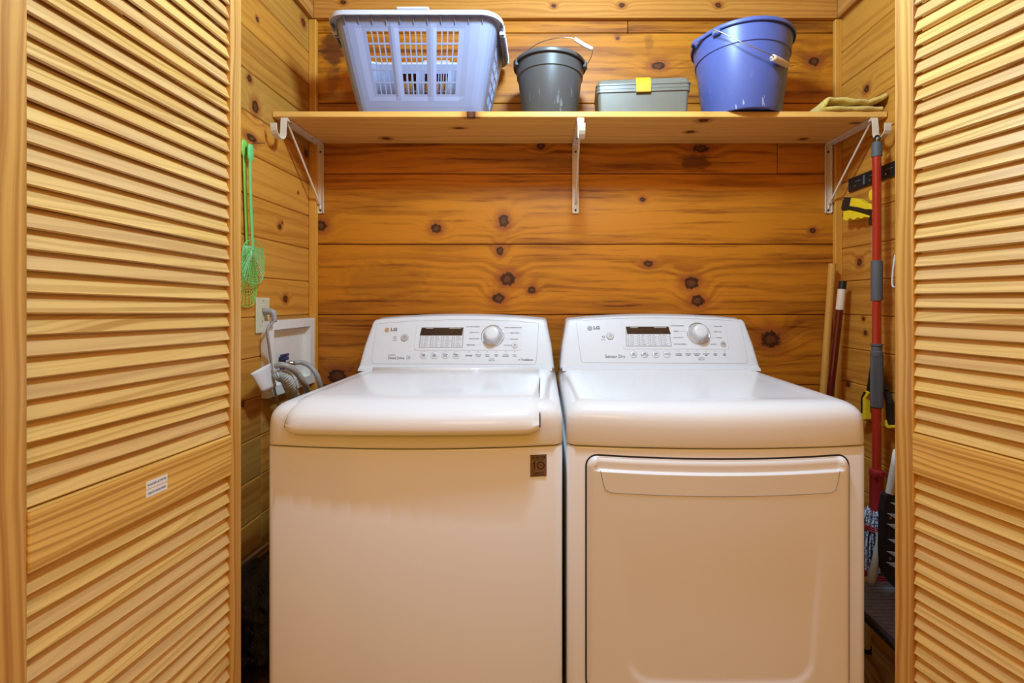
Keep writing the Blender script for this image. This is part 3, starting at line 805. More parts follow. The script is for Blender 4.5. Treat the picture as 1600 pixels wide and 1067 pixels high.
    bm = bmesh.new(); lathe(bm, [(.0385, 0), (.0385, .003), (.0400, .0035), (.0412, .003), (.0418, 0)], 48, Tm); f('dial_ring', bm, M['chrome'], smooth=True)
    bm = bmesh.new(); lathe(bm, [(0, .0), (.036, .0), (.0335, .0035), (.0300, .006), (.0285, .010), (.0265, .014), (.0262, .0165), (.026, .018), (.0255, .0185), (0, .0185)], 48, Tm); f('dial_skirt', bm, M['silverpl'], angle=35)
    bm = bmesh.new(); lathe(bm, [(.0262, .018), (.0255, .026), (.0245, .033), (.0225, .0355), (.015, .0365), (0, .0368)], 48, Tm); f('dial', bm, M['plastic'], smooth=True)
    bm = bmesh.new(); box(bm, (dx-.0008, ds-.033, .006), (dx+.0008, ds-.029, .0085)); f('dial_pointer', bm, M['darkprint'])
    # buttons
    def btn(nm, X, Y_, r_, mat='plastic', h=.003):
        x, s = P2(X, Y_); bm = bmesh.new(); lathe(bm, [(r_, 0), (r_, h*.6), (r_*.9, h), (0, h)], 32, Matrix.Translation((x, s, 0))); f(nm, bm, M[mat], angle=35)
        bm = bmesh.new(); lathe(bm, [(r_+.0012, .0002), (r_+.0012, .0008), (r_+.0002, .0008), (r_+.0002, .0002)], 32, Matrix.Translation((x, s, 0)), closed=True); f('button_ring', bm, M['ltgrey'])
        return x, s
    def tt(s_, X, Y_, sz, al='C', bold=.0001, z_=.0006, sx=1.0):
        txt = bmesh.new(); x, s = P2(X, Y_); text_into(txt, s_, sz, Matrix.Translation((x, s, z_)), {'C': 'CENTER', 'L': 'LEFT', 'R': 'RIGHT'}[al], 0, bold, sx); f('lettering', txt, M['greyline'])
    def mark(nm, fn):
        b_ = bmesh.new(); fn(b_); f(nm, b_, M['greyline'])
    for X, (w1, w2) in zip(D['btn'], B):
        btn('round_button', X, D['btny'], .0120, h=.0016)
        if w2: tt(w1, X, D['btny']-1.2, .0052, z_=.0020, bold=.0003); tt(w2, X, D['btny']+1.4, .0052, z_=.0020, bold=.0003)
        else: tt(w1, X, D['btny'], .0052, z_=.0020, bold=.0003)
    x, s = btn('power_button', *D['power'], .0125, 'silverpl', .005)
    bm = bmesh.new(); lathe(bm, [(.0052, .0052), (.0052, .0055), (.0042, .0055), (.0042, .0052)], 24, Matrix.Translation((x, s, 0)), closed=True); box(bm, (x-.0005, s-.001, .0052), (x+.0005, s+.0035, .0056)); f('power_symbol', bm, M['greyline'])
    x, s = btn('start_button', *D['pp'], .0110, 'silverpl', .005)
    bm = bmesh.new(); prism(bm, [(x-.0032, s-.0026), (x+.0006, s), (x-.0032, s+.0026)], .0050, .0054)
    box(bm, (x+.0012, s-.0026, .005), (x+.0020, s+.0026, .0054)); box(bm, (x+.0028, s-.0026, .005), (x+.0036, s+.0026, .0054)); f('start_symbol', bm, M['darkprint'])
    for s_, X, Y_, al in L:
        tt(s_, X, Y_, .0056, al, .0002, .0020)
        x, s = P2(X, Y_); e = P2(D['dial'][0]-18 if al == 'R' else D['dial'][0]+18, Y_)[0]
        if (al == 'R' and e > x+.004): mark('dial_line', lambda q: box(q, (x+.003, s-.0002, .0017), (e, s+.0002, .0019)))
        if (al == 'L' and e < x-.004): mark('dial_line', lambda q: box(q, (e, s-.0002, .0017), (x-.003, s+.0002, .0019)))
    for X, (w1, w2) in zip(D['ledx'], O):
        x, s = P2(X, D['ledy']); mark('indicator_light', lambda q: box(q, (x-.0022, s-.0007, .0002), (x+.0022, s+.0007, .0006)))
        if w1 == 'Normal': tt(w1, X-.5, D['opty'], .0075, bold=.0004)
        else: tt(w1, X, D['opty']-1.0, .0048, bold=.0002); tt(w2, X, D['opty']+1.3, .0048, bold=.0002)
    cxm = (D['ledx'][2]+D['ledx'][3])/2
    tt('- OPTION -', cxm, D['ledy']+11, .0048); tt('PRESS 3 SEC', cxm, D['ledy']+13.6, .0044)
    tt('START/PAUSE', D['pp'][0], D['pp'][1]+6.0, .0040)
    tt('POWER', D['start'][0]+.5, D['start'][1]+4, .0045)
    x, s = P2(D['start'][0]+1, D['start'][1]-.5); mark('power_icon', lambda q: lathe(q, [(.0048, .0004), (.0048, .0006), (.0030, .0006), (.0030, .0004)], 16, Matrix.Translation((x, s, 0)), closed=True))
    if washer:
        tt('Direct Drive', 606.2, 559.5, .0138, 'L', .0003, sx=.80); tt('INVERTER', 607, 554.8, .0056, 'L')
        x, s = P2(638.2, 558.5); txt = bmesh.new()
        for (a, b, c_, d_) in ((-.006, -.006, .006, -.0052), (-.006, .0052, .006, .006), (-.006, -.006, -.0052, .006), (.0052, -.006, .006, .006)): box(txt, (x+a, s+b, .0003), (x+c_, s+d_, .0006))
        prism(txt, [(x-.003, s-.002), (x+.003, s-.002), (x+.003, s+.003)], .0003, .0006); f('square_logo', txt, M['greyline'])
        tt('TrueBalance', 833, 562.2, .0095, 'R', .0004, sx=.9); x, s = P2(811, 562.2); mark('round_logo', lambda q: lathe(q, [(.0026, .0004), (.0026, .0006), (.0012, .0006), (.0012, .0004)], 16, Matrix.Translation((x, s, 0)), closed=True))
    else:
        tt('Sensor Dry', 945.5, 557, .0165, 'L', .0003, sx=.92)
    tt('LG', D['lg'][0], D['lg'][1], .0165, 'L', .0009, .0010, sx=1.15)
    # round badge: disc with a ring and a letter-like mark
    x, s = P2(*D['logo'])
    bm = bmesh.new(); lathe(bm, [(.0088, 0), (.0088, .0008), (.0080, .0012), (0, .0012)], 32, Matrix.Translation((x, s, 0)))
    f('badge', bm, M['gold' if washer else 'badgegrey'], smooth=False)
    bm = bmesh.new(); lathe(bm, [(.0062, .0012), (.0062, .0015), (.0054, .0015), (.0054, .0012)], 32, Matrix.Translation((x, s, 0)), closed=True)
    box(bm, (x-.0004, s-.0030, .0012), (x+.0004, s+.0035, .0015)); box(bm, (x-.0004, s-.0034, .0012), (x+.0026, s-.0026, .0015))
    lathe(bm, [(0, .0015), (.0009, .0015), (.0009, .0012)], 12, Matrix.Translation((x-.0028, s+.0020, 0)))
    f('badge_mark', bm, M['plastic'])
    if washer:
        yfr = lambda x: yf+.003-bulge*(1-((x-cx_)/hw)**2)
        a, b = px(828.5, 712, 1.05), px(854, 746, 1.05)
        yy = yfr((a.x+b.x)/2)
        ang = math.atan(2*bulge*((a.x+b.x)/2-cx_)/hw**2)
        SM = I @ Matrix.Translation(((a.x+b.x)/2, yy-.0003, (a.z+b.z)/2)) @ Matrix.Rotation(ang, 4, 'Z') @ Matrix.Rotation(R(90), 4, 'X')
        hw_, hh_ = abs(b.x-a.x)/2, abs(a.z-b.z)/2
        bm = bmesh.new(); box(bm, (-hw_, -hh_, 0), (hw_, hh_, .0005)); bmesh.ops.transform(bm, matrix=SM, verts=bm.verts)
        st = fin('warranty_sticker', bm, M['bronze'], o); st['label'] = 'bronze ten year motor warranty sticker'
        bm = bmesh.new(); e = .0009
        for (p, q_, r_, s_) in ((-hw_, -hh_, hw_, -hh_+e), (-hw_, hh_-e, hw_, hh_), (-hw_, -hh_, -hw_+e, hh_), (hw_-e, -hh_, hw_, hh_)): box(bm, (p, q_, .0004), (r_, s_, .0008))
        T_ = Matrix.Translation
        text_into(bm, 'DD MOTOR', .0058, T_((0, hh_*.74, .0007)), 'CENTER', 0, .0003)
        text_into(bm, 'LIMITED WARRANTY', .0026, T_((0, hh_*.52, .0007)), 'CENTER', 0, .0001)
        text_into(bm, 'WARRANTY', .0045, T_((0, -hh_*.68, .0007)), 'CENTER', 0, .0002)
        text_into(bm, 'ON PARTS AND LABOR', .0026, T_((0, -hh_*.85, .0007)), 'CENTER', 0, .0002)
        text_into(bm, 'YEAR', .0038, T_((.0052, 0, .0007)), 'CENTER', 0, .0001)
        box(bm, (-.0105, -.0088, .0004), (-.0080, .0088, .0008)); prism(bm, [(-.0105, .0088), (-.0128, .0066), (-.0128, .0050), (-.0105, .0066)], .0004, .0008)
        lathe(bm, [(.0092, .0004), (.0092, .0008), (.0067, .0008), (.0067, .0004)], 36, T_((.0052, 0, 0)), closed=True)
        bmesh.ops.transform(bm, matrix=SM, verts=bm.verts); fin('sticker_print', bm, M['brownprint'], st)
    return o
machine('washing_machine', -.3005, .3445, 1.064, .030, 'white top-loading washing machine on the left with a closed lid and gold round badge', 'washing machine', -.306, .342, .322, True)
machine('clothes_dryer', .4015, .3490, 1.062, .026, 'white front-loading clothes dryer on the right with a wide door', 'clothes dryer', .4045, .349, .331, False)

# ================================================================== ON THE SHELF
ST = SZ1
# ---- laundry basket
bo = empty('laundry_basket', (-.41, 1.6, ST), 'periwinkle blue plastic laundry basket with cut-out grid sides on the left of the shelf', 'laundry basket')
IB = inv(bo)
BB = dict(cb=(-.415, 1.615), hb=(.205, .090), ct=(-.407, 1.585), ht=(.258, .148), z0=ST+.002, z1=2.076)
BB['ct'] = (-.408, 1.585); 
def basket_grid():
    rb, rt = .035, .045
    fr_u = [0, .05, .095, .10]
    def group(a, b, n): 
        out = []; w = (b-a)/n
        for i in range(n): out += [(a+w*i+w*.10, 1), (a+w*(i+1)-w*.10, 0)]
        return out
    us = [(0, 0), (.05, 0), (.10, 0)]+group(.125, .305, 4)+[(.325, 0), (.345, 0)]+group(.375, .595, 5)+[(.625, 0), (.645, 0)]+group(.665, .845, 4)+[(.88, 0), (.93, 0), (1.0, 0)]
    su = [(0, 0), (.08, 0), (.14, 0)]+group(.18, .46, 3)+[(.49, 0), (.51, 0)]+group(.54, .82, 3)+[(.86, 0), (.92, 0), (1.0, 0)]
    vs_ = [(0, 0), (.06, 0), (.12, 0), (.17, 0)]
    for i in range(5): vs_ += [(.195+i*.133, 1), (.195+i*.133+.114, 0)]
    vs_ += [(.87, 0), (.92, 0), (1.0, 0)]
    # perimeter list: (kind, frac, hole flag, bottom xy, top xy, normal)
    per = []
    def corner(sx_, sy_, a0):
        for k in range(1, 5):
            a = R(a0+90*k/5); 
            b_ = (BB['cb'][0]+sx_*(BB['hb'][0]-rb)+rb*math.cos(a), BB['cb'][1]+sy_*(BB['hb'][1]-rb)+rb*math.sin(a))
            t_ = (BB['ct'][0]+sx_*(BB['ht'][0]-rt)+rt*math.cos(a), BB['ct'][1]+sy_*(BB['ht'][1]-rt)+rt*math.sin(a))
            per.append((b_, t_, 0, (math.cos(a), math.sin(a)), 0))
    def side(u, sa, ea, nrm, axis):
        for i, (f_, h) in enumerate(u):
            def pos(c, hh, r):
                if axis == 'x': return (c[0]+(sa*(hh[0]-r))*(1-f_)+(ea*(hh[0]-r))*f_, c[1]+nrm[1]*hh[1])
                return (c[0]+nrm[0]*hh[0], c[1]+(sa*(hh[1]-r))*(1-f_)+(ea*(hh[1]-r))*f_)
            rec = .0035 if (.09 < f_ < .32 or .35 < f_ < .62 or .65 < f_ < .89) and axis == 'x' else 0
            per.append((pos(BB['cb'], BB['hb'], rb), pos(BB['ct'], BB['ht'], rt), h, nrm, rec))
    side(us, -1, 1, (0, -1), 'x'); corner(1, -1, 270)
    side(su, -1, 1, (1, 0), 'y'); corner(1, 1, 0)
    side(us, 1, -1, (0, 1), 'x'); corner(-1, 1, 90)
    side(su, 1, -1, (-1, 0), 'y'); corner(-1, -1, 180)
    bm = bmesh.new(); V = []
    for (v, hv) in vs_:
        row = []
        for (b_, t_, h, nrm, rec) in per:
            ww = v**.92
            rin = rec if .16 < v < .88 else 0
            x = b_[0]+(t_[0]-b_[0])*ww-nrm[0]*rin; y = b_[1]+(t_[1]-b_[1])*ww-nrm[1]*rin
            row.append(bm.verts.new((x, y, BB['z0']+(BB['z1']-BB['z0'])*v)))
        V.append(row)
    n = len(per)
    for j in range(len(vs_)-1):
        for i in range(n):
            if vs_[j][1] and per[i][2]: continue
            bm.faces.new((V[j][i], V[j][(i+1) % n], V[j+1][(i+1) % n], V[j+1][i]))
    bm.faces.new(V[0][::-1])
    return bm, per
bm, per = basket_grid()
bmesh.ops.recalc_face_normals(bm, faces=bm.faces)
bmesh.ops.transform(bm, matrix=IB, verts=bm.verts)
me = bpy.data.meshes.new('basket_body'); bm.to_mesh(me); bm.free()
bb_ = link('basket_body', me, M['periwinkle'], bo); solid(bb_, .003, 0)
# rim: profile swept around the top
bm = bmesh.new(); n = len(per); rings = []
zt = BB['z1']
for (dn, dz) in ((-.002, -.004), (-.002, .003), (.003, .006), (.016, .005), (.020, .001), (.020, -.012), (.0175, -.012), (.017, -.001), (.004, .000), (.003, -.006)):
    rings.append([(t_[0]+nrm[0]*dn, t_[1]+nrm[1]*dn, zt+dz) for (b_, t_, h, nrm, rec) in per])
rings.append(rings[0])
loft(bm, rings, False, False); bmesh.ops.remove_doubles(bm, verts=bm.verts, dist=1e-6)
bmesh.ops.transform(bm, matrix=IB, verts=bm.verts); rim = fin('rim', bm, M['rimwhite'], bo, angle=35)
# raised grip on the front and back of the rim
for sy_ in (-1, 1):
    bm = bmesh.new(); yy = BB['ct'][1]+sy_*(BB['ht'][1]+.010)
    box(bm, (-.455, yy-.013, zt+.003), (-.355, yy+.013, zt+.0115), .003); bmesh.ops.transform(bm, matrix=IB, verts=bm.verts); fin('grip_pad', bm, M['rimwhite'], bo)
# gussets under the rim
for sy_ in (-1, 1):
    for k in range(11):
        bm = bmesh.new()
        x = BB['ct'][0]-.215+.043*k; y0 = BB['ct'][1]+sy_*(BB['ht'][1]-.001)
        a = [(x, y0, zt-.001), (x, y0+sy_*.018, zt-.001), (x, y0-sy_*.004, zt-.028)]
        loft(bm, [a, [(p[0]+.0018, p[1], p[2]) for p in a]])
        bmesh.ops.transform(bm, matrix=IB, verts=bm.verts); fin('gusset', bm, M['periwinkle'], bo)
# end handles: downturned ribbed flange
for sx_ in (-1, 1):
    bm = bmesh.new(); x0 = BB['ct'][0]+sx_*(BB['ht'][0]+.018); NY = 26
    g = []
    for (dx_, dz) in ((-.003, -.002), (.002, -.016), (.003, -.034), (-.001, -.040)):
        g.append([(x0+sx_*(dx_-.004*abs(2*k/NY-1)**4), BB['ct'][1]-.105+.21*k/NY, zt+dz*(1-.75*abs(2*k/NY-1)**3)) for k in range(NY+1)])
    loft(bm, g, False, False, closed=False)
    bmesh.ops.transform(bm, matrix=IB, verts=bm.verts); hd = fin('end_handle', bm, M['periwinkle'], bo, smooth=True); solid(hd, .003, 0)
    bm = bmesh.new()
    for k in range(13):
        y = BB['ct'][1]-.09+.18*k/12; x = x0+sx_*.004
        box(bm, (min(x, x-sx_*.016), y-.0012, zt-.030), (max(x, x-sx_*.016), y+.0012, zt-.001))
    bmesh.ops.transform(bm, matrix=IB, verts=bm.verts); fin('handle_ribs', bm, M['rimwhite'], hd)

def bucket(cx_, cy_, rb, rt, h, mat, label, cat, ringz, spout=None):
    o = empty('bucket', (cx_, cy_, ST), label, cat)
    bm = bmesh.new(); t = .0025
    r = lambda z: rb+(rt-rb)*z/h
    prof = [(0, .006), (rb-.012, .006), (rb-.010, 0), (rb-.002, 0), (rb, .004), (r(ringz), ringz), (r(ringz)+.004, ringz+.002), (r(h*.93)+.003, h*.93), (rt+.003, h-.004), (rt+.003, h),
            (rt, h), (r(h*.9)-.001, h*.9), (rb-.003, .010), (0, .009)]
    lathe(bm, prof, 64)
    fin('bucket_body', bm, mat, o, angle=35)
    bm = bmesh.new()
    rp = [(rt+.001, h-.006), (rt+.008, h-.012), (rt+.0105, h-.010), (rt+.0105, h-.002), (rt+.008, h+.0015), (rt, h+.001)]
    lathe(bm, rp, 64, closed=True)
    if spout is not None:
        for v in bm.verts:
            a = math.atan2(v.co.y, v.co.x); d = abs((a-spout+math.pi) % (2*math.pi)-math.pi)
            if d < .22:
                w = math.cos(d/.22*math.pi/2)**2; rr = math.hypot(v.co.x, v.co.y); k = (rr+.018*w)/rr; v.co.x *= k; v.co.y *= k; v.co.z -= .006*w
    fin('bucket_rim', bm, mat, o, angle=35)
    return o
g = bucket(.0205, 1.615, .094, .117, .200, M['greybucket'], 'charcoal grey bucket with white-gripped wire handle, beside the laundry basket', 'bucket', .150)
def local(o, pts): return [Vector(p)-Vector(o.location) for p in pts]
bm = bmesh.new()
ear1 = px(820, 86, 1.58); ear2 = px(918, 104, 1.60)
hp = [ear1, px(824, 79, 1.57), px(845, 66, 1.53), px(870, 59.5, 1.50), px(890, 59, 1.49), px(899, 62, 1.49), px(912, 71, 1.49), px(925, 78, 1.50), px(924, 88, 1.53), px(918, 100, 1.57)]
tube(bm, local(g, hp), .0013, 6, 5); fin('wire_handle', bm, M['wire'], g, smooth=True)
bm = bmesh.new(); tube(bm, local(g, [px(898, 61, 1.49), px(912, 70, 1.49), px(925.5, 77, 1.50)]), .0065, 12, 3); fin('hand_grip', bm, M['white'], g, smooth=True)
for e in (ear1, px(918, 102, 1.58)):
    v = e-Vector(g.location); a = math.atan2(v.y, v.x); bm = bmesh.new()
    box(bm, (.119, -.012, .176), (.131, .012, .198), .002, Matrix.Rotation(a, 4, 'Z')); fin('handle_ear', bm, M['greybucket'], g)

b = bucket(.6865, 1.601, .126, .158, .266, M['bluebucket'], 'large periwinkle blue bucket with pour spout, right of the grey tool case', 'bucket', .200, spout=R(190))
bm = bmesh.new()
e1 = px(1113, 46, 1.478)
hp = [e1, px(1128, 51, 1.46), px(1165, 69, 1.43), px(1198, 83, 1.43), px(1213, 91, 1.44), px(1222, 98, 1.47), px(1233, 103, 1.53), px(1240, 102, 1.60)]
tube(bm, local(b, hp), .0016, 6, 5); fin('wire_handle', bm, M['wire'], b, smooth=True)
bm = bmesh.new(); tube(bm, local(b, [px(1207, 90, 1.44), px(1219, 96, 1.462), px(1229, 102, 1.50)]), .010, 12, 3); fin('hand_grip', bm, M['cream'], b, smooth=True)
v = e1-Vector(b.location); a = math.atan2(v.y, v.x); bm = bmesh.new()
box(bm, (.157, -.014, .240), (.172, .014, .262), .003, Matrix.Rotation(a, 4, 'Z')); fin('handle_ear', bm, M['bluebucket'], b)
bm = bmesh.new(); lathe(bm, [(0, 0), (.006, 0), (.006, .003), (0, .003)], 14, Matrix.Rotation(a, 4, 'Z') @ Matrix.Translation((.171, 0, .250)) @ Matrix.Rotation(R(90), 4, 'Y')); fin('rivet', bm, M['wire'], b)

# ---- tool case
tb = empty('tool_case', (.334, 1.60, ST), 'small grey plastic tool case with yellow latch, between the two buckets', 'tool case')
tb.rotation_euler = (0, 0, R(-4))
W2 = .150; DD = .075
bm = bmesh.new()
loft(bm, [rr for rr in [[(x*(W2-.008)/W2, y*(DD-.006)/DD, 0.0) for x, y in rrect(-W2, -DD, W2, DD, .012)],
     [(x*(W2-.004)/W2, y*(DD-.003)/DD, .004) for x, y in rrect(-W2, -DD, W2, DD, .012)], [(x, y, .070) for x, y in rrect(-W2, -DD, W2, DD, .012)],
     [(x, y, .071) for x, y in rrect(-W2-.004, -DD-.004, W2+.004, DD+.004, .014)], [(x, y, .080) for x, y in rrect(-W2-.004, -DD-.004, W2+.004, DD+.004, .014)]]])
fin('case_body', bm, M['boxgrey'], tb, angle=30)
bm = bmesh.new()
loft(bm, [[(x, y, z_) for x, y in rrect(-W2-o_, -DD-o_, W2+o_, DD+o_, .014)] for z_, o_ in ((.081, .004), (.092, .004), (.093, .006), (.098, .006), (.100, .002), (.112, -.002), (.117, -.008), (.118, -.018))])
fin('case_lid', bm, M['boxgrey'], tb, angle=30)
bm = bmesh.new()
loft(bm, [[(xx, y, z_) for y, z_ in ((-DD-.006, .066), (-DD-.010, .067), (-DD-.012, .090), (-DD-.008, .104), (-DD+.004, .1195), (-DD+.020, .1215), (-DD+.020, .1185), (-DD+.006, .116), (-DD-.004, .100), (-DD-.006, .090))] for xx in (-.024, .024)])
fin('latch', bm, M['yellow'], tb)
bm = bmesh.new(); tube(bm, [(-.05, 0, .118), (-.046, 0, .122), (.046, 0, .122), (.05, 0, .118)], .004, 8, 3); fin('carry_handle', bm, M['boxgrey'], tb, smooth=True)

# ---- folded yellow towel
def towel():
    bm = bmesh.new(); rings = []
    N = 34; WY = 12
    # folded strip profile in the plane of the photo: lower layer, fold at the left, upper layer
    low = [(1368, 176.0), (1378, 174.5), (1384, 171.5), (1383, 168), (1374, 167.5), (1362, 168), (1350, 168.5), (1338, 166.5), (1328, 168.5), (1316, 170.0), (1304, 171.5), (1294, 172.0)]
    path = [(1383, 170.5), (1372, 171.0), (1360, 170.0), (1345, 168.5), (1332, 169.0), (1318, 170.5), (1304, 171.0), (1294, 169.0), (1291, 164), (1296, 158.5), (1308, 156.5), (1326, 157.0), (1342, 159.0), (1358, 160.5), (1368, 159.0), (1380, 154), (1390, 149)]
    P = smoothpath([px(x, y, 1.50) for x, y in path], 4)
    g = []
    for j in range(WY+1):
        y = 1.503+.20*j/WY; row = []
        for i, p in enumerate(P):
            w = .0022*math.sin(i*.9+j*1.1)+.0018*math.sin(i*.37+j*.6)
            z_ = max(p.z+.003+w, ST+.0085)
            row.append((p.x*1.0, y+.003*math.sin(i*.5), z_+(.004 if i > len(P)*.55 else 0)))
        g.append(row)
    loft(bm, g, False, False, closed=False)
    o = fin('folded_towel', bm, M['towel'], smooth=True); solid(o, .0155, 0); subd(o, 1)
    return o
tw = towel(); tag(tw, 'folded yellow terry cloth towel on the right end of the shelf', 'towel')

# ================================================================== LEFT WALL THINGS
def PL(x, y, off=0.0):   # point on the left wall plane shifted into the closet by off
    X = XL+off; Y = F*X/(x-CX); return Vector((X, Y, H-(y-CY)/F*Y))
def swatter(off, pts, head, mat, label, seed, dy=0.0):
    """pts: handle centre line in pixels; head: (cx,cy,halfw,halfh) in pixels"""
    base = PL(*pts[0], off)
    o = empty('fly_swatter', base, label, 'fly swatter', 'fly swatters on the nail')
    L = [PL(x, y, off)-base for x, y in pts]
    bm = bmesh.new()
    def rf(t): return (1.0 if t < .05 else 1.35 if t < .26 else .62) 
    tube(bm, L, .0036, 10, 5, rf=rf, flat=2.9); fin('handle', bm, mat, o, smooth=True)
    x0, y0, x1, y1 = head
    A = PL((x0+x1)/2, (y0+y1)/2, off)-base
    a = PL(x0, y0, off); b_ = PL(x1, y1, off)
    hw = abs(b_.y-a.y)/2; hh = (PL((x0+x1)/2, y0, off).z-PL((x0+x1)/2, y1, off).z)/2
    # outline super-ellipse in local (u=Y, w=Z)
    def edge(t):
        c, s = math.cos(t), math.sin(t); n = 2.9
        taper = 1+.10*(-s)*.5
        return (math.copysign(abs(c)**(2/n), c)*hw*taper, math.copysign(abs(s)**(2/n), s)*hh)
    bm = bmesh.new(); pts_ = [edge(2*math.pi*k/60) for k in range(60)]
    tube(bm, [A+Vector((0, u, w)) for u, w in pts_], .0014, 6, closed=True)
    root = (0, hh*.72)
    # radial ribs from the handle root
    for k in range(17):
        t = -math.pi/2+(k-8)/8*R(128)
        e = edge(t); tube(bm, [A+Vector((0, root[0], root[1])), A+Vector((0, e[0], e[1]))], .0007, 4)
    for q_ in range(1, 14):
        s_ = q_/14; arc = []
        for k in range(31):
            t = -math.pi/2+(k-15)/15*R(128); e = edge(t)
            arc.append(A+Vector((0, root[0]+(e[0]-root[0])*s_, root[1]+(e[1]-root[1])*s_)))
        tube(bm, arc, .0006, 4)
    fin('swatter_head', bm, mat, o)
    return o
swatter(.022, [(391.5, 226), (391.5, 240), (391, 262), (391.5, 300), (393, 340), (394.5, 374), (395.5, 392)], (378.5, 376, 413, 443), M['green'], 'mint green fly swatter in front of the other one on the nail', 1)
swatter(.006, [(381.5, 219), (381.5, 235), (382, 265), (384, 320), (386, 380), (388, 420)], (371, 398, 401, 479), M['green2'], 'lime green fly swatter hanging behind the mint green one', 2)
bm = bmesh.new(); a = PL(396, 223.5, 0); tube(bm, [a-Vector((.008, 0, 0)), a+Vector((.034, 0, 0)), a+Vector((.036, 0, -.004))], .0011, 8)
na = fin('nail', bm, M['darkprint']); tag(na, 'thin dark nail in the left wall holding the green fly swatters', 'nail')

# wall socket
a = PL(398, 523.5); b_ = PL(418.5, 464)
y0, y1 = a.y, b_.y; z0, z1 = a.z+.004, b_.z-.002
so = empty('wall_socket', (XL, (y0+y1)/2, (z0+z1)/2), 'ivory wall socket plate on the left wall with a grey plug in it', 'wall socket'); I = inv(so)
bm = bmesh.new(); box(bm, (XL, y0, z0), (XL+.006, y1, z1), .002); bmesh.ops.transform(bm, matrix=I, verts=bm.verts); fin('face_plate', bm, M['ivory'], so)
ym, zm = (y0+y1)/2, (z0+z1)/2
bm = bmesh.new(); box(bm, (XL+.004, ym-.016, zm-.033), (XL+.0075, ym+.016, zm+.033), .001); bmesh.ops.transform(bm, matrix=I, verts=bm.verts); fin('socket_insert', bm, M['ivory'], so)
for zz in (zm-.019, zm+.019):
    bm = bmesh.new()
    for dy in (-.006, .006): box(bm, (XL+.0070, ym+dy-.001, zz-.004), (XL+.0080, ym+dy+.001, zz+.004))
    box(bm, (XL+.0070, ym-.002, zz-.011), (XL+.0080, ym+.002, zz-.008))
    bmesh.ops.transform(bm, matrix=I, verts=bm.verts); fin('socket_slots', bm, M['darkprint'], so)
for zz in (z0+.010, z1-.010):
    bm = bmesh.new(); lathe(bm, [(0, .001), (.003, .0005), (.003, 0)], 10, Matrix.Translation((XL+.0065, ym, zz)) @ Matrix.Rotation(R(90), 4, 'Y')); bmesh.ops.transform(bm, matrix=I, verts=bm.verts); fin('plate_screw', bm, M['ltgrey'], so)
# power cord with plug
pc = empty('power_cord', (XL, ym, zm), 'grey appliance power cord hanging down from the ivory wall socket', 'power cord'); I = inv(pc)
bm = bmesh.new(); zz = zm+.012; yq = ym+.002
tube(bm, [(XL+.008, yq, zz), (XL+.022, yq, zz), (XL+.034, yq, zz-.003), (XL+.038, yq, zz-.012), (XL+.040, yq, zz-.034)], .0105, 12, 3, rf=lambda t: 1.0 if t < .4 else 1.0-.35*(t-.4)/.6)
bmesh.ops.transform(bm, matrix=I, verts=bm.verts); fin('plug', bm, M['greyhose'], pc, smooth=True)
bm = bmesh.new()
cp = [(XL+.040, yq, zz-.030), PL(418, 515, .038), PL(421, 545, .036), PL(425, 580, .034), PL(428, 605, .034), PL(433, 625, .035), PL(439, 650, .02), PL(444, 690, .02), PL(446, 760, .02)]
tube(bm, cp, .0038, 8, 6); bmesh.ops.transform(bm, matrix=I, verts=bm.verts); fin('cord', bm, M['greycord'], pc, smooth=True)
# curled paper tag
pt = PL(412, 590, .055)
bm = bmesh.new(); g = []
for j in range(9):
    row = []
    for i in range(9):
        u = i/8; v = j/8
        # corners of the tag as seen: TL(391,584) TR(423,567) BR(432,603) BL(409,614)
        X_ = (1-u)*(1-v)*391+u*(1-v)*423+u*v*432+(1-u)*v*409; Y_ = (1-u)*(1-v)*584+u*(1-v)*567+u*v*603+(1-u)*v*614
        off = .052+.016*math.sin(math.pi*u*.9)-.014*u+.006*v
        row.append(PL(X_, Y_, off))
    g.append(row)
loft(bm, g, False, False, closed=False); o = fin('paper_tag', bm, M['paper'], smooth=True); solid(o, .0006, 0)
tag(o, 'curled white paper tag taped round the grey power cord below the socket', 'paper tag')

# washing machine outlet box
FX = XL+.024
def PX(x, y, X=FX): Y = F*X/(x-CX); return Vector((X, Y, H-(y-CY)/F*Y))
ob = empty('outlet_box', (XL, 1.6, 1.0), 'white plastic recessed washer supply box in the left wall', 'outlet box'); I = inv(ob)
ya, yb_, za, zb = 1.452, 1.7435, .874, 1.118
bw = .030
bm = bmesh.new()
for (p0, p1) in (((ya, zb-bw), (yb_, zb)), ((ya, za), (yb_, za+bw)), ((ya, za+bw), (ya+bw, zb-bw)), ((yb_-bw, za+bw), (yb_, zb-bw))):
    box(bm, (XL+.0005, p0[0], p0[1]), (FX, p1[0], p1[1]))
bmesh.ops.remove_doubles(bm, verts=bm.verts, dist=1e-5)
bmesh.ops.transform(bm, matrix=I, verts=bm.verts); fin('box_frame', bm, M['white'], ob)
bm = bmesh.new(); d = .001
loft(bm, [[(x, y, z_) for y, z_ in ((ya+bw+.001, za+bw+.001), (yb_-bw-.001, za+bw+.001), (yb_-bw-.001, zb-bw-.001), (ya+bw+.001, zb-bw-.001))] for x in (FX-.0005, XL+.0010)], False, True)
bmesh.ops.transform(bm, matrix=I, verts=bm.verts); fin('box_recess', bm, M['white'], ob)
bm = bmesh.new(); yy = 1.556; box(bm, (XL+.001, yy-.010, .982), (XL+.026, yy+.010, .994), .002); box(bm, (XL+.001, yy-.006, .950), (XL+.018, yy+.006, .983), .002); box(bm, (XL+.012, yy-.022, .994), (XL+.020, yy+.022, 1.003), .002)
bmesh.ops.transform(bm, matrix=I, verts=bm.verts); fin('valve', bm, M['valve'], ob)
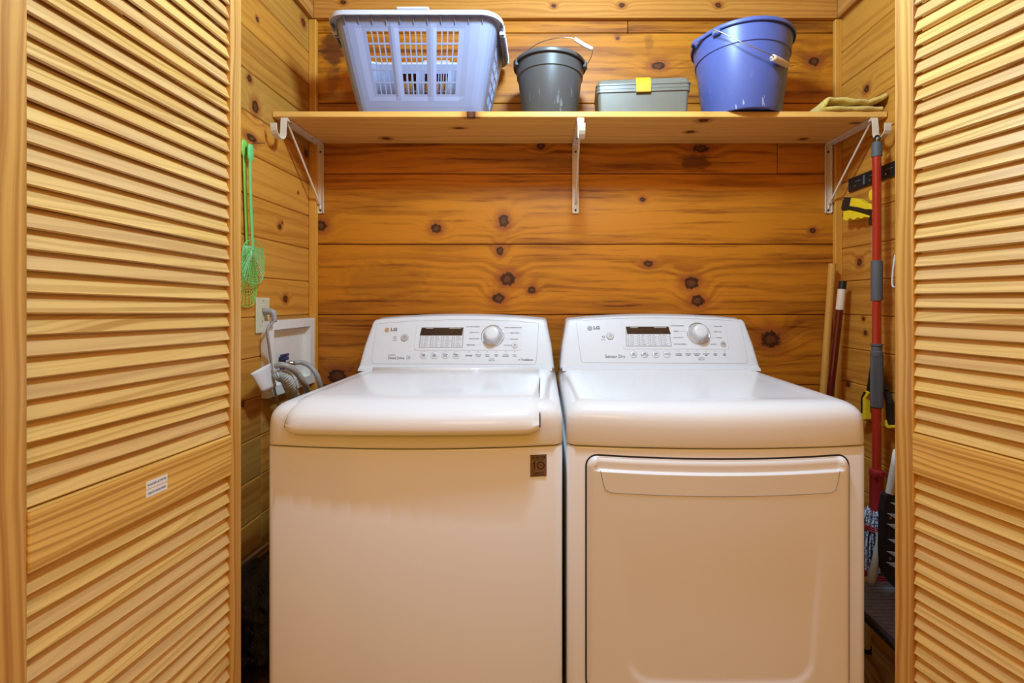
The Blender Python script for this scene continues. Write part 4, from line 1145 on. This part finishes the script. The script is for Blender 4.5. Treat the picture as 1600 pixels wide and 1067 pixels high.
bm = bmesh.new(); lathe(bm, [(0, 0), (.007, 0), (.009, .003), (.009, .010), (.006, .012), (.006, .020), (0, .020)], 14, Matrix.Translation((XL+.012, 1.585, .968)) @ Matrix.Rotation(R(90), 4, 'Y'))
tube(bm, [(XL+.012, 1.563, .968), (XL+.012, 1.585, .968)], .006, 10)
bmesh.ops.transform(bm, matrix=I, verts=bm.verts); fin('valve_outlet', bm, M['chrome'], ob, smooth=True)
def hose(pts, r, mat, label, ribs=False, cat='hose'):
    bm = bmesh.new()
    if ribs:
        P = smoothpath(pts, 26); tube(bm, P, r, 14, 0, rf=lambda t: 1+.16*math.sin(t*2*math.pi*len(P)/5.0))
    else: tube(bm, pts, r, 12, 8)
    o = fin('water_hose' if not ribs else 'drain_hose', bm, mat, smooth=True); return tag(o, label, cat)
hose([Vector((XL+.033, 1.585, .968)), px(470, 566, 1.60), px(484, 572, 1.60), px(494, 584, 1.60), px(499, 597, 1.61), px(502, 610, 1.63), px(508, 640, 1.68), px(508, 700, 1.70)], .0085, M['greyhose'], 'grey supply hose screwed to the chrome outlet inside the white supply box')
hose([px(431, 572, 1.42), px(440, 570, 1.42), px(452, 574, 1.43), px(464, 583, 1.46), px(474, 597, 1.49), px(481, 612, 1.56), px(488, 650, 1.68), px(490, 720, 1.70)], .0095, M['greyhose'], 'grey supply hose arching in front of the corrugated drain hose')
hose([px(434, 590, 1.43), px(439, 586, 1.43), px(447, 591, 1.44), px(453, 604, 1.47), px(459, 620, 1.56), px(464, 640, 1.62), px(468, 690, 1.68)], .0165, M['drain'], 'pale grey corrugated drain hose below the white supply box', True)

# ================================================================== BOTTOM LEFT: BAGS
def blob(name, lo, hi, mat, label, cat, seed, amp=.018, rough_top=.0):
    rnd_ = random.Random(seed); bm = bmesh.new()
    cx_, cy_ = (lo[0]+hi[0])/2, (lo[1]+hi[1])/2; hx, hy = (hi[0]-lo[0])/2-amp*.6, (hi[1]-lo[1])/2-amp*.6
    ph = [rnd_.uniform(0, 6.28) for _ in range(12)]
    NZ, NA = 26, 64; rings = []
    for j in range(NZ+1):
        v = j/NZ; z_ = lo[2]+(hi[2]-lo[2])*v
        sc = min(1, .80+v*1.6) if v < .125 else (1 if v < .8 else math.sqrt(max(.02, 1-((v-.8)/.2)**2*.75)))
        ring = []
        for k in range(NA):
            a = 2*math.pi*k/NA; c, s = math.cos(a), math.sin(a); nn = 3.4
            x = math.copysign(abs(c)**(2/nn), c)*hx*sc; y = math.copysign(abs(s)**(2/nn), s)*hy*sc
            d = amp*.5*(math.sin(a*9+ph[0]+v*7)*.4+math.sin(a*17+ph[1]-v*13)*.3+math.sin(v*31+a*5+ph[2])*.3)
            ring.append((cx_+x+c*d, cy_+y+s*d, z_+(amp*.5*math.sin(a*7+ph[3]) if v > .8 else 0)))
        rings.append(ring)
    loft(bm, rings); o = fin(name, bm, mat, smooth=True); return tag(o, label, cat)
blob('paper_bag', (XL+.012, 1.16, .003), (-.668, 1.43, .215), M['brownbag'], 'dark brown crumpled bag on the floor left of the washer', 'bag', 3)
blob('trash_bag', (XL+.012, 1.15, .236), (-.665, 1.43, .440), M['blackbag'], 'shiny black plastic bag left of the washer, on the brown bag', 'bag', 5)
bm = bmesh.new(); tube(bm, [px(372, 886, 1.33), px(420, 849, 1.42)], .006, 8); 
bmesh.ops.scale(bm, vec=(1, 1, 1), verts=bm.verts)
o = fin('wood_stick', bm, M['lightbox'], smooth=True); tag(o, 'thin pale wooden stick lying on top of the black bag', 'stick')

# ================================================================== RIGHT WALL THINGS
def PR(x, y, off=0.0):
    X = XR-off; Y = F*X/(x-CX); return Vector((X, Y, H-(y-CY)/F*Y))
# black tool rack
rk = empty('tool_rack', (XR, 1.55, 1.605), 'black metal tool rack strip screwed to the right wall behind the red mop', 'tool rack'); I = inv(rk)
bm = bmesh.new(); box(bm, (XR-.009, 1.30, 1.583), (XR, 1.698, 1.631), .0015); bmesh.ops.transform(bm, matrix=I, verts=bm.verts); fin('rack_plate', bm, M['black'], rk)
for k in range(5):
    y = 1.66-.075*k
    bm = bmesh.new(); lathe(bm, [(0, .002), (.0035, .001), (.0035, 0)], 10, Matrix.Translation((XR-.009, y, 1.598)) @ Matrix.Rotation(R(-90), 4, 'Y')); bmesh.ops.transform(bm, matrix=I, verts=bm.verts); fin('rack_screw', bm, M['chrome'], rk)
    bm = bmesh.new(); box(bm, (XR-.0115, y-.030, 1.610), (XR-.0088, y-.004, 1.6125)); box(bm, (XR-.012, y-.052, 1.590), (XR-.0088, y-.045, 1.622)); bmesh.ops.transform(bm, matrix=I, verts=bm.verts); fin('rack_clip', bm, M['greyrub'], rk)
# red mop
MX, MY = 1.066, 1.474
mo_ = empty('string_mop', (MX, MY, .30), 'red-handled string mop hanging head down from the right shelf bracket', 'mop'); I = inv(mo_)
def zz(y, Y=MY): return H-(y-CY)/F*Y
def mt(nm, bm, mat, par=mo_, **k): bmesh.ops.transform(bm, matrix=I, verts=bm.verts); return fin(nm, bm, mat, par, **k)
ztop = zz(243); bm = bmesh.new(); tube(bm, [(MX, MY, zz(745)), (MX, MY, ztop)], .0123, 20); mt('pole', bm, M['red'], smooth=False, angle=40)
bm = bmesh.new(); lathe(bm, [(0, 0), (.0145, 0), (.0145, .040), (.013, .0405), (.013, .046), (.006, .048), (0, .048)], 20, Matrix.Translation((MX, MY, ztop-.004))); mt('end_cap', bm, M['greyrub'], angle=35)
bm = bmesh.new(); pts = []
for k in range(16): a = 2*math.pi*k/16; pts.append((MX, MY+.011*math.cos(a), ztop+.050+.013*math.sin(a)))
tube(bm, pts, .0035, 8, closed=True); mt('hanging_loop', bm, M['black'], smooth=True)
bm = bmesh.new(); lathe(bm, [(.0125, 0), (.0160, .001), (.0165, .01), (.0165, .12), (.0158, .128), (.0125, .129)], 24, Matrix.Translation((MX, MY, zz(470)))); mt('foam_grip', bm, M['greyrub'], angle=35)
bm = bmesh.new(); lathe(bm, [(.0125, -.004), (.0175, -.003), (.0175, .010), (.015, .012), (.0145, .028), (.0175, .029), (.0175, .034), (.0125, .035)], 24, Matrix.Translation((MX, MY, zz(552)-.004))); mt('twist_collar', bm, M['greyrub'], angle=35)
bm = bmesh.new(); NN_ = 48; pr = []
for (z_, sc) in ((zz(637), .8), (zz(635), 1), (zz(556), 1), (zz(554), .85)):
    pr.append([(MX+(.0165+(.0012 if k % 2 else -.0006))*sc*math.cos(2*math.pi*k/NN_), MY+(.0165+(.0012 if k % 2 else -.0006))*sc*math.sin(2*math.pi*k/NN_), z_) for k in range(NN_)])
loft(bm, pr); mt('ribbed_grip', bm, M['greyrub'])
bm = bmesh.new(); lathe(bm, [(.012, zz(733)), (.0205, zz(735)), (.0215, zz(742)), (.0195, zz(744)), (.0200, zz(790)), (.0215, zz(808)), (.018, zz(811)), (0, zz(811))], 28, Matrix.Translation((MX, MY, 0))); 
for k in range(3): box(bm, (MX-.024+.018*k, MY-.024, zz(741)), (MX-.016+.018*k, MY-.016, zz(735)))
mt('head_socket', bm, M['redplastic'], angle=35)
bm = bmesh.new(); rnd_ = random.Random(4)
for k in range(64):
    a = rnd_.uniform(0, 6.28); q_ = math.sqrt(rnd_.random()); r0 = .022*q_+.004
    zt_ = zz(800)+.010*rnd_.random(); zb_ = .30+.03*rnd_.random(); pts = []
    for j in range(9):
        t = j/8; rr = (.008+.020*q_)+(.020*q_)*min(1, t*3)+.004*math.sin(t*9+k)
        pts.append((MX+rr*math.cos(a+.2*t), MY+rr*math.sin(a+.2*t), zt_+(zb_-zt_)*t))
    tube(bm, pts, .0033, 5, 3)
ms = mt('mop_strings', bm, M['yarn'], smooth=True)
for yy in (822, 893):
    bm = bmesh.new()
    for dz in (-.006, 0, .006):
        tube(bm, [(MX+(.041)*math.cos(2*math.pi*k/24), MY+(.041)*math.sin(2*math.pi*k/24), zz(yy)+dz+.002*math.sin(k)) for k in range(24)], .0026, 6, closed=True)
    mt('yarn_stitching', bm, M['redplastic'], ms, smooth=True)

# reacher grabber
GX, GY = 1.098, 1.545
gr = empty('reacher_grabber', (GX, GY, 1.2), 'yellow and black litter-picking reacher with silver tube hanging behind the red mop', 'reacher grabber'); I = inv(gr)
def gt(nm, bm, mat, par=gr, **k): bmesh.ops.transform(bm, matrix=I, verts=bm.verts); return fin(nm, bm, mat, par, **k)
def GP(x, y, Y=0): return PR(x, y, .028)
bm = bmesh.new(); tube(bm, [GP(1364.5, 345), GP(1365.5, 605)], .0050, 12); gt('tube', bm, M['silver'], smooth=True)
def plate(poly, Y0, th):
    bm = bmesh.new(); A = [GP(x, y) for x, y in poly]; loft(bm, [[(p.x-th/2, p.y, p.z) for p in A], [(p.x+th/2, p.y, p.z) for p in A]]); return bm
bm = plate([(1334, 309), (1345, 311), (1354, 317), (1364, 319), (1366, 327), (1356, 327), (1345, 324), (1331, 322)], GY-.010, .020); bevel(gt('grip_upper', bm, M['grabyellow']), .002)
bm = plate([(1322, 308), (1334, 309), (1331, 322), (1345, 323), (1356, 327), (1368, 327), (1369, 352), (1361, 352), (1361, 342), (1363, 337), (1352, 332), (1340, 329), (1329, 327), (1319, 329.5), (1317.5, 325)], GY-.009, .018); bevel(gt('grip_frame', bm, M['black']), .0015)
bm = plate([(1322, 330), (1330, 328.5), (1340, 330.5), (1352, 334), (1364, 337.5), (1362, 340), (1355, 339), (1350, 342), (1344, 340), (1338, 344), (1332, 341), (1327, 345.5), (1321, 343)], GY-.010, .020); bevel(gt('trigger', bm, M['grabyellow']), .002)
bm = bmesh.new(); c = GP(1321.5, 311.5)-Vector((.009, 0, 0)); lathe(bm, [(0, .003), (.004, .002), (.004, 0)], 12, Matrix.Translation(c) @ Matrix.Rotation(R(-90), 4, 'Y')); gt('pivot_pin', bm, M['chrome'])
bm = plate([(1360, 299), (1363, 296), (1368, 296), (1368, 312), (1361, 312), (1359, 306)], GY-.003, .008); gt('hanging_hook', bm, M['grabyellow'])
bm = plate([(1362, 570), (1367, 570), (1380, 598), (1387, 609), (1381, 614), (1366, 603), (1362, 614), (1356, 610), (1358, 598)], GY-.004, .012); bevel(gt('jaw_hub', bm, M['black']), .001)
bm = plate([(1356, 610), (1363, 613), (1356, 622), (1356, 645), (1350, 652), (1348, 648), (1350, 622)], GY-.006, .016); bevel(gt('jaw', bm, M['grabyellow']), .001)
bm = plate([(1354, 612), (1357, 613), (1351.5, 622), (1351.5, 645), (1349.5, 645), (1349.5, 621)], GY-.010, .020); gt('jaw_strap', bm, M['black'])
bm = plate([(1382, 608), (1387, 612), (1393, 630), (1393, 652), (1396, 663), (1392, 665), (1388, 652), (1387, 630)], GY-.006, .016); bevel(gt('jaw', bm, M['black']), .001)
bm = plate([(1386, 655), (1388, 656), (1390, 664), (1397, 664), (1398, 668), (1392, 669), (1387, 665)], GY-.008, .020); gt('jaw_tip', bm, M['grabyellow'])
bm = plate([(1345, 650), (1357, 645), (1357, 655), (1350, 657)], GY-.010, .020); bevel(gt('jaw_tip', bm, M['grabyellow']), .001)
# white loop
lp = PR(1396, 440, .015)
bm = bmesh.new(); P = [PR(1399, 398, .012), PR(1396.5, 412, .014), PR(1394.8, 428, .015), PR(1394, 441, .015), PR(1395, 447, .015), PR(1398, 448.5, .015), PR(1401, 444, .015), PR(1401, 425, .015), PR(1400, 400, .012)]
tube(bm, P, .0028, 8, 5); o = fin('hanging_loop', bm, M['white'], smooth=True); tag(o, 'small white plastic loop hanging on the right wall, half hidden by the door edge', 'loop')
# long poles leaning in the corner
def pole(p0, p1, r, mat, name, label, cat, extra=()):
    v = (p1-p0); p0g = p0+v*(p0.z/( -v.z)) if v.z else p0
    o = empty(name, p0g, label, cat, None); I_ = inv(o)
    bm = bmesh.new(); d = (p0-p0g).normalized(); tube(bm, [p0g+Vector((0, 0, .012)), p0], r, 18)
    bmesh.ops.transform(bm, matrix=I_, verts=bm.verts); fin('pole', bm, mat, o, angle=40)
    for nm, a, b_, rr, m_ in extra:
        bm = bmesh.new(); tube(bm, [p0-d*a, p0-d*b_], rr, 18); bmesh.ops.transform(bm, matrix=I_, verts=bm.verts); fin(nm, bm, m_, o, angle=40)
    return o
pole(px(1300.5, 412, 1.715), px(1286.5, 614, 1.715), .0128, M['handlewood'], 'broom_handle', 'plain varnished wooden pole leaning in the corner behind the dryer', 'pole')
pole(px(1315.5, 452, 1.675), px(1297, 617, 1.675), .0122, M['maroon'], 'mop_handle', 'maroon pole with a beige sleeve and black cap leaning beside the wooden pole', 'pole',
     (('end_cap', -.030, .004, .0130, M['black']), ('sleeve', .0, .075, .0134, M['cream'])))

# step stool
ss_ = empty('step_stool', (1.0, 1.28, 0), 'folding step stool with cream tubes and charcoal ribbed treads against the right wall', 'step stool'); I = inv(ss_)
def st_(nm, bm, mat, par=ss_, **k): bmesh.ops.transform(bm, matrix=I, verts=bm.verts); return fin(nm, bm, mat, par, **k)
TZ = .320
bm = bmesh.new(); loft(bm, [[(x, y, z_) for x, y in rrect(.892, 1.125, 1.095, 1.412, .02)] for z_ in (TZ-.022, TZ)]); tr = st_('lower_tread', bm, M['ribbed'], angle=40)
bm = bmesh.new(); y = 1.135
while y < 1.400: box(bm, (.897, y, TZ-.001), (1.090, y+.0105, TZ+.0022), .0006); y += .0148
st_('tread_ribs', bm, M['ribbed'], tr)
bm = bmesh.new(); tube(bm, [(.890, 1.135, TZ-.012), (.890, 1.405, TZ-.012)], .012, 10); st_('tread_edge', bm, M['black'], tr, smooth=True)
for P in ([Vector((.985, 1.395, TZ-.024)), Vector((1.088, 1.551, .012))], [Vector((1.08, 1.15, TZ-.024)), Vector((1.092, 1.13, .012))], [Vector((.905, 1.15, TZ-.024)), Vector((.870, 1.118, .012))]):
    bm = bmesh.new(); tube(bm, P, .0105, 14); lg_ = st_('leg', bm, M['tubewhite'], smooth=False, angle=40)
    bm = bmesh.new(); lathe(bm, [(0, 0), (.014, 0), (.014, .022), (.012, .024), (0, .024)], 14, Matrix.Translation((P[1].x, P[1].y, .0))); st_('rubber_foot', bm, M['black'], lg_, angle=40)
bm = bmesh.new(); tube(bm, [px(1360, 911, 1.398), px(1376, 845, 1.36), px(1403, 705, 1.27)], .0112, 14, 5); st_('upper_rail', bm, M['tubewhite'], smooth=True)
# folded upper tread standing on edge, saw-toothed underside
bm = bmesh.new(); X0 = 1.02; 
TY = 1.30
def PT(x, y): return px(x, y, TY)
poly = [(1385, 775), (1388, 772), (1420, 776), (1424, 940), (1402, 922), (1388, 905), (1382, 893), (1380, 860), (1381, 800)]
A = [PT(x, y) for x, y in poly]; loft(bm, [[tuple(p) for p in A], [(p.x, p.y+.022, p.z) for p in A]]); ut = st_('upper_tread', bm, M['black'])
bm = bmesh.new()
for (x, y) in ((1391, 785), (1386, 802), (1385, 818), (1387, 842), (1385, 861), (1384, 878)):
    A = [PT(x, y), PT(x+30, y+3), PT(x+30, y+19)]; loft(bm, [[(p.x, p.y-.0025, p.z) for p in A], [(p.x, p.y, p.z) for p in A]])
st_('tread_teeth', bm, M['drain'], ut)
for (x, y) in ((1390.5, 809), (1390, 872)):
    bm = bmesh.new(); c = PT(x, y); lathe(bm, [(0, .002), (.004, .001), (.004, 0)], 12, Matrix.Translation((c.x, c.y-.001, c.z)) @ Matrix.Rotation(R(90), 4, 'X')); st_('rivet', bm, M['chrome'], ut)
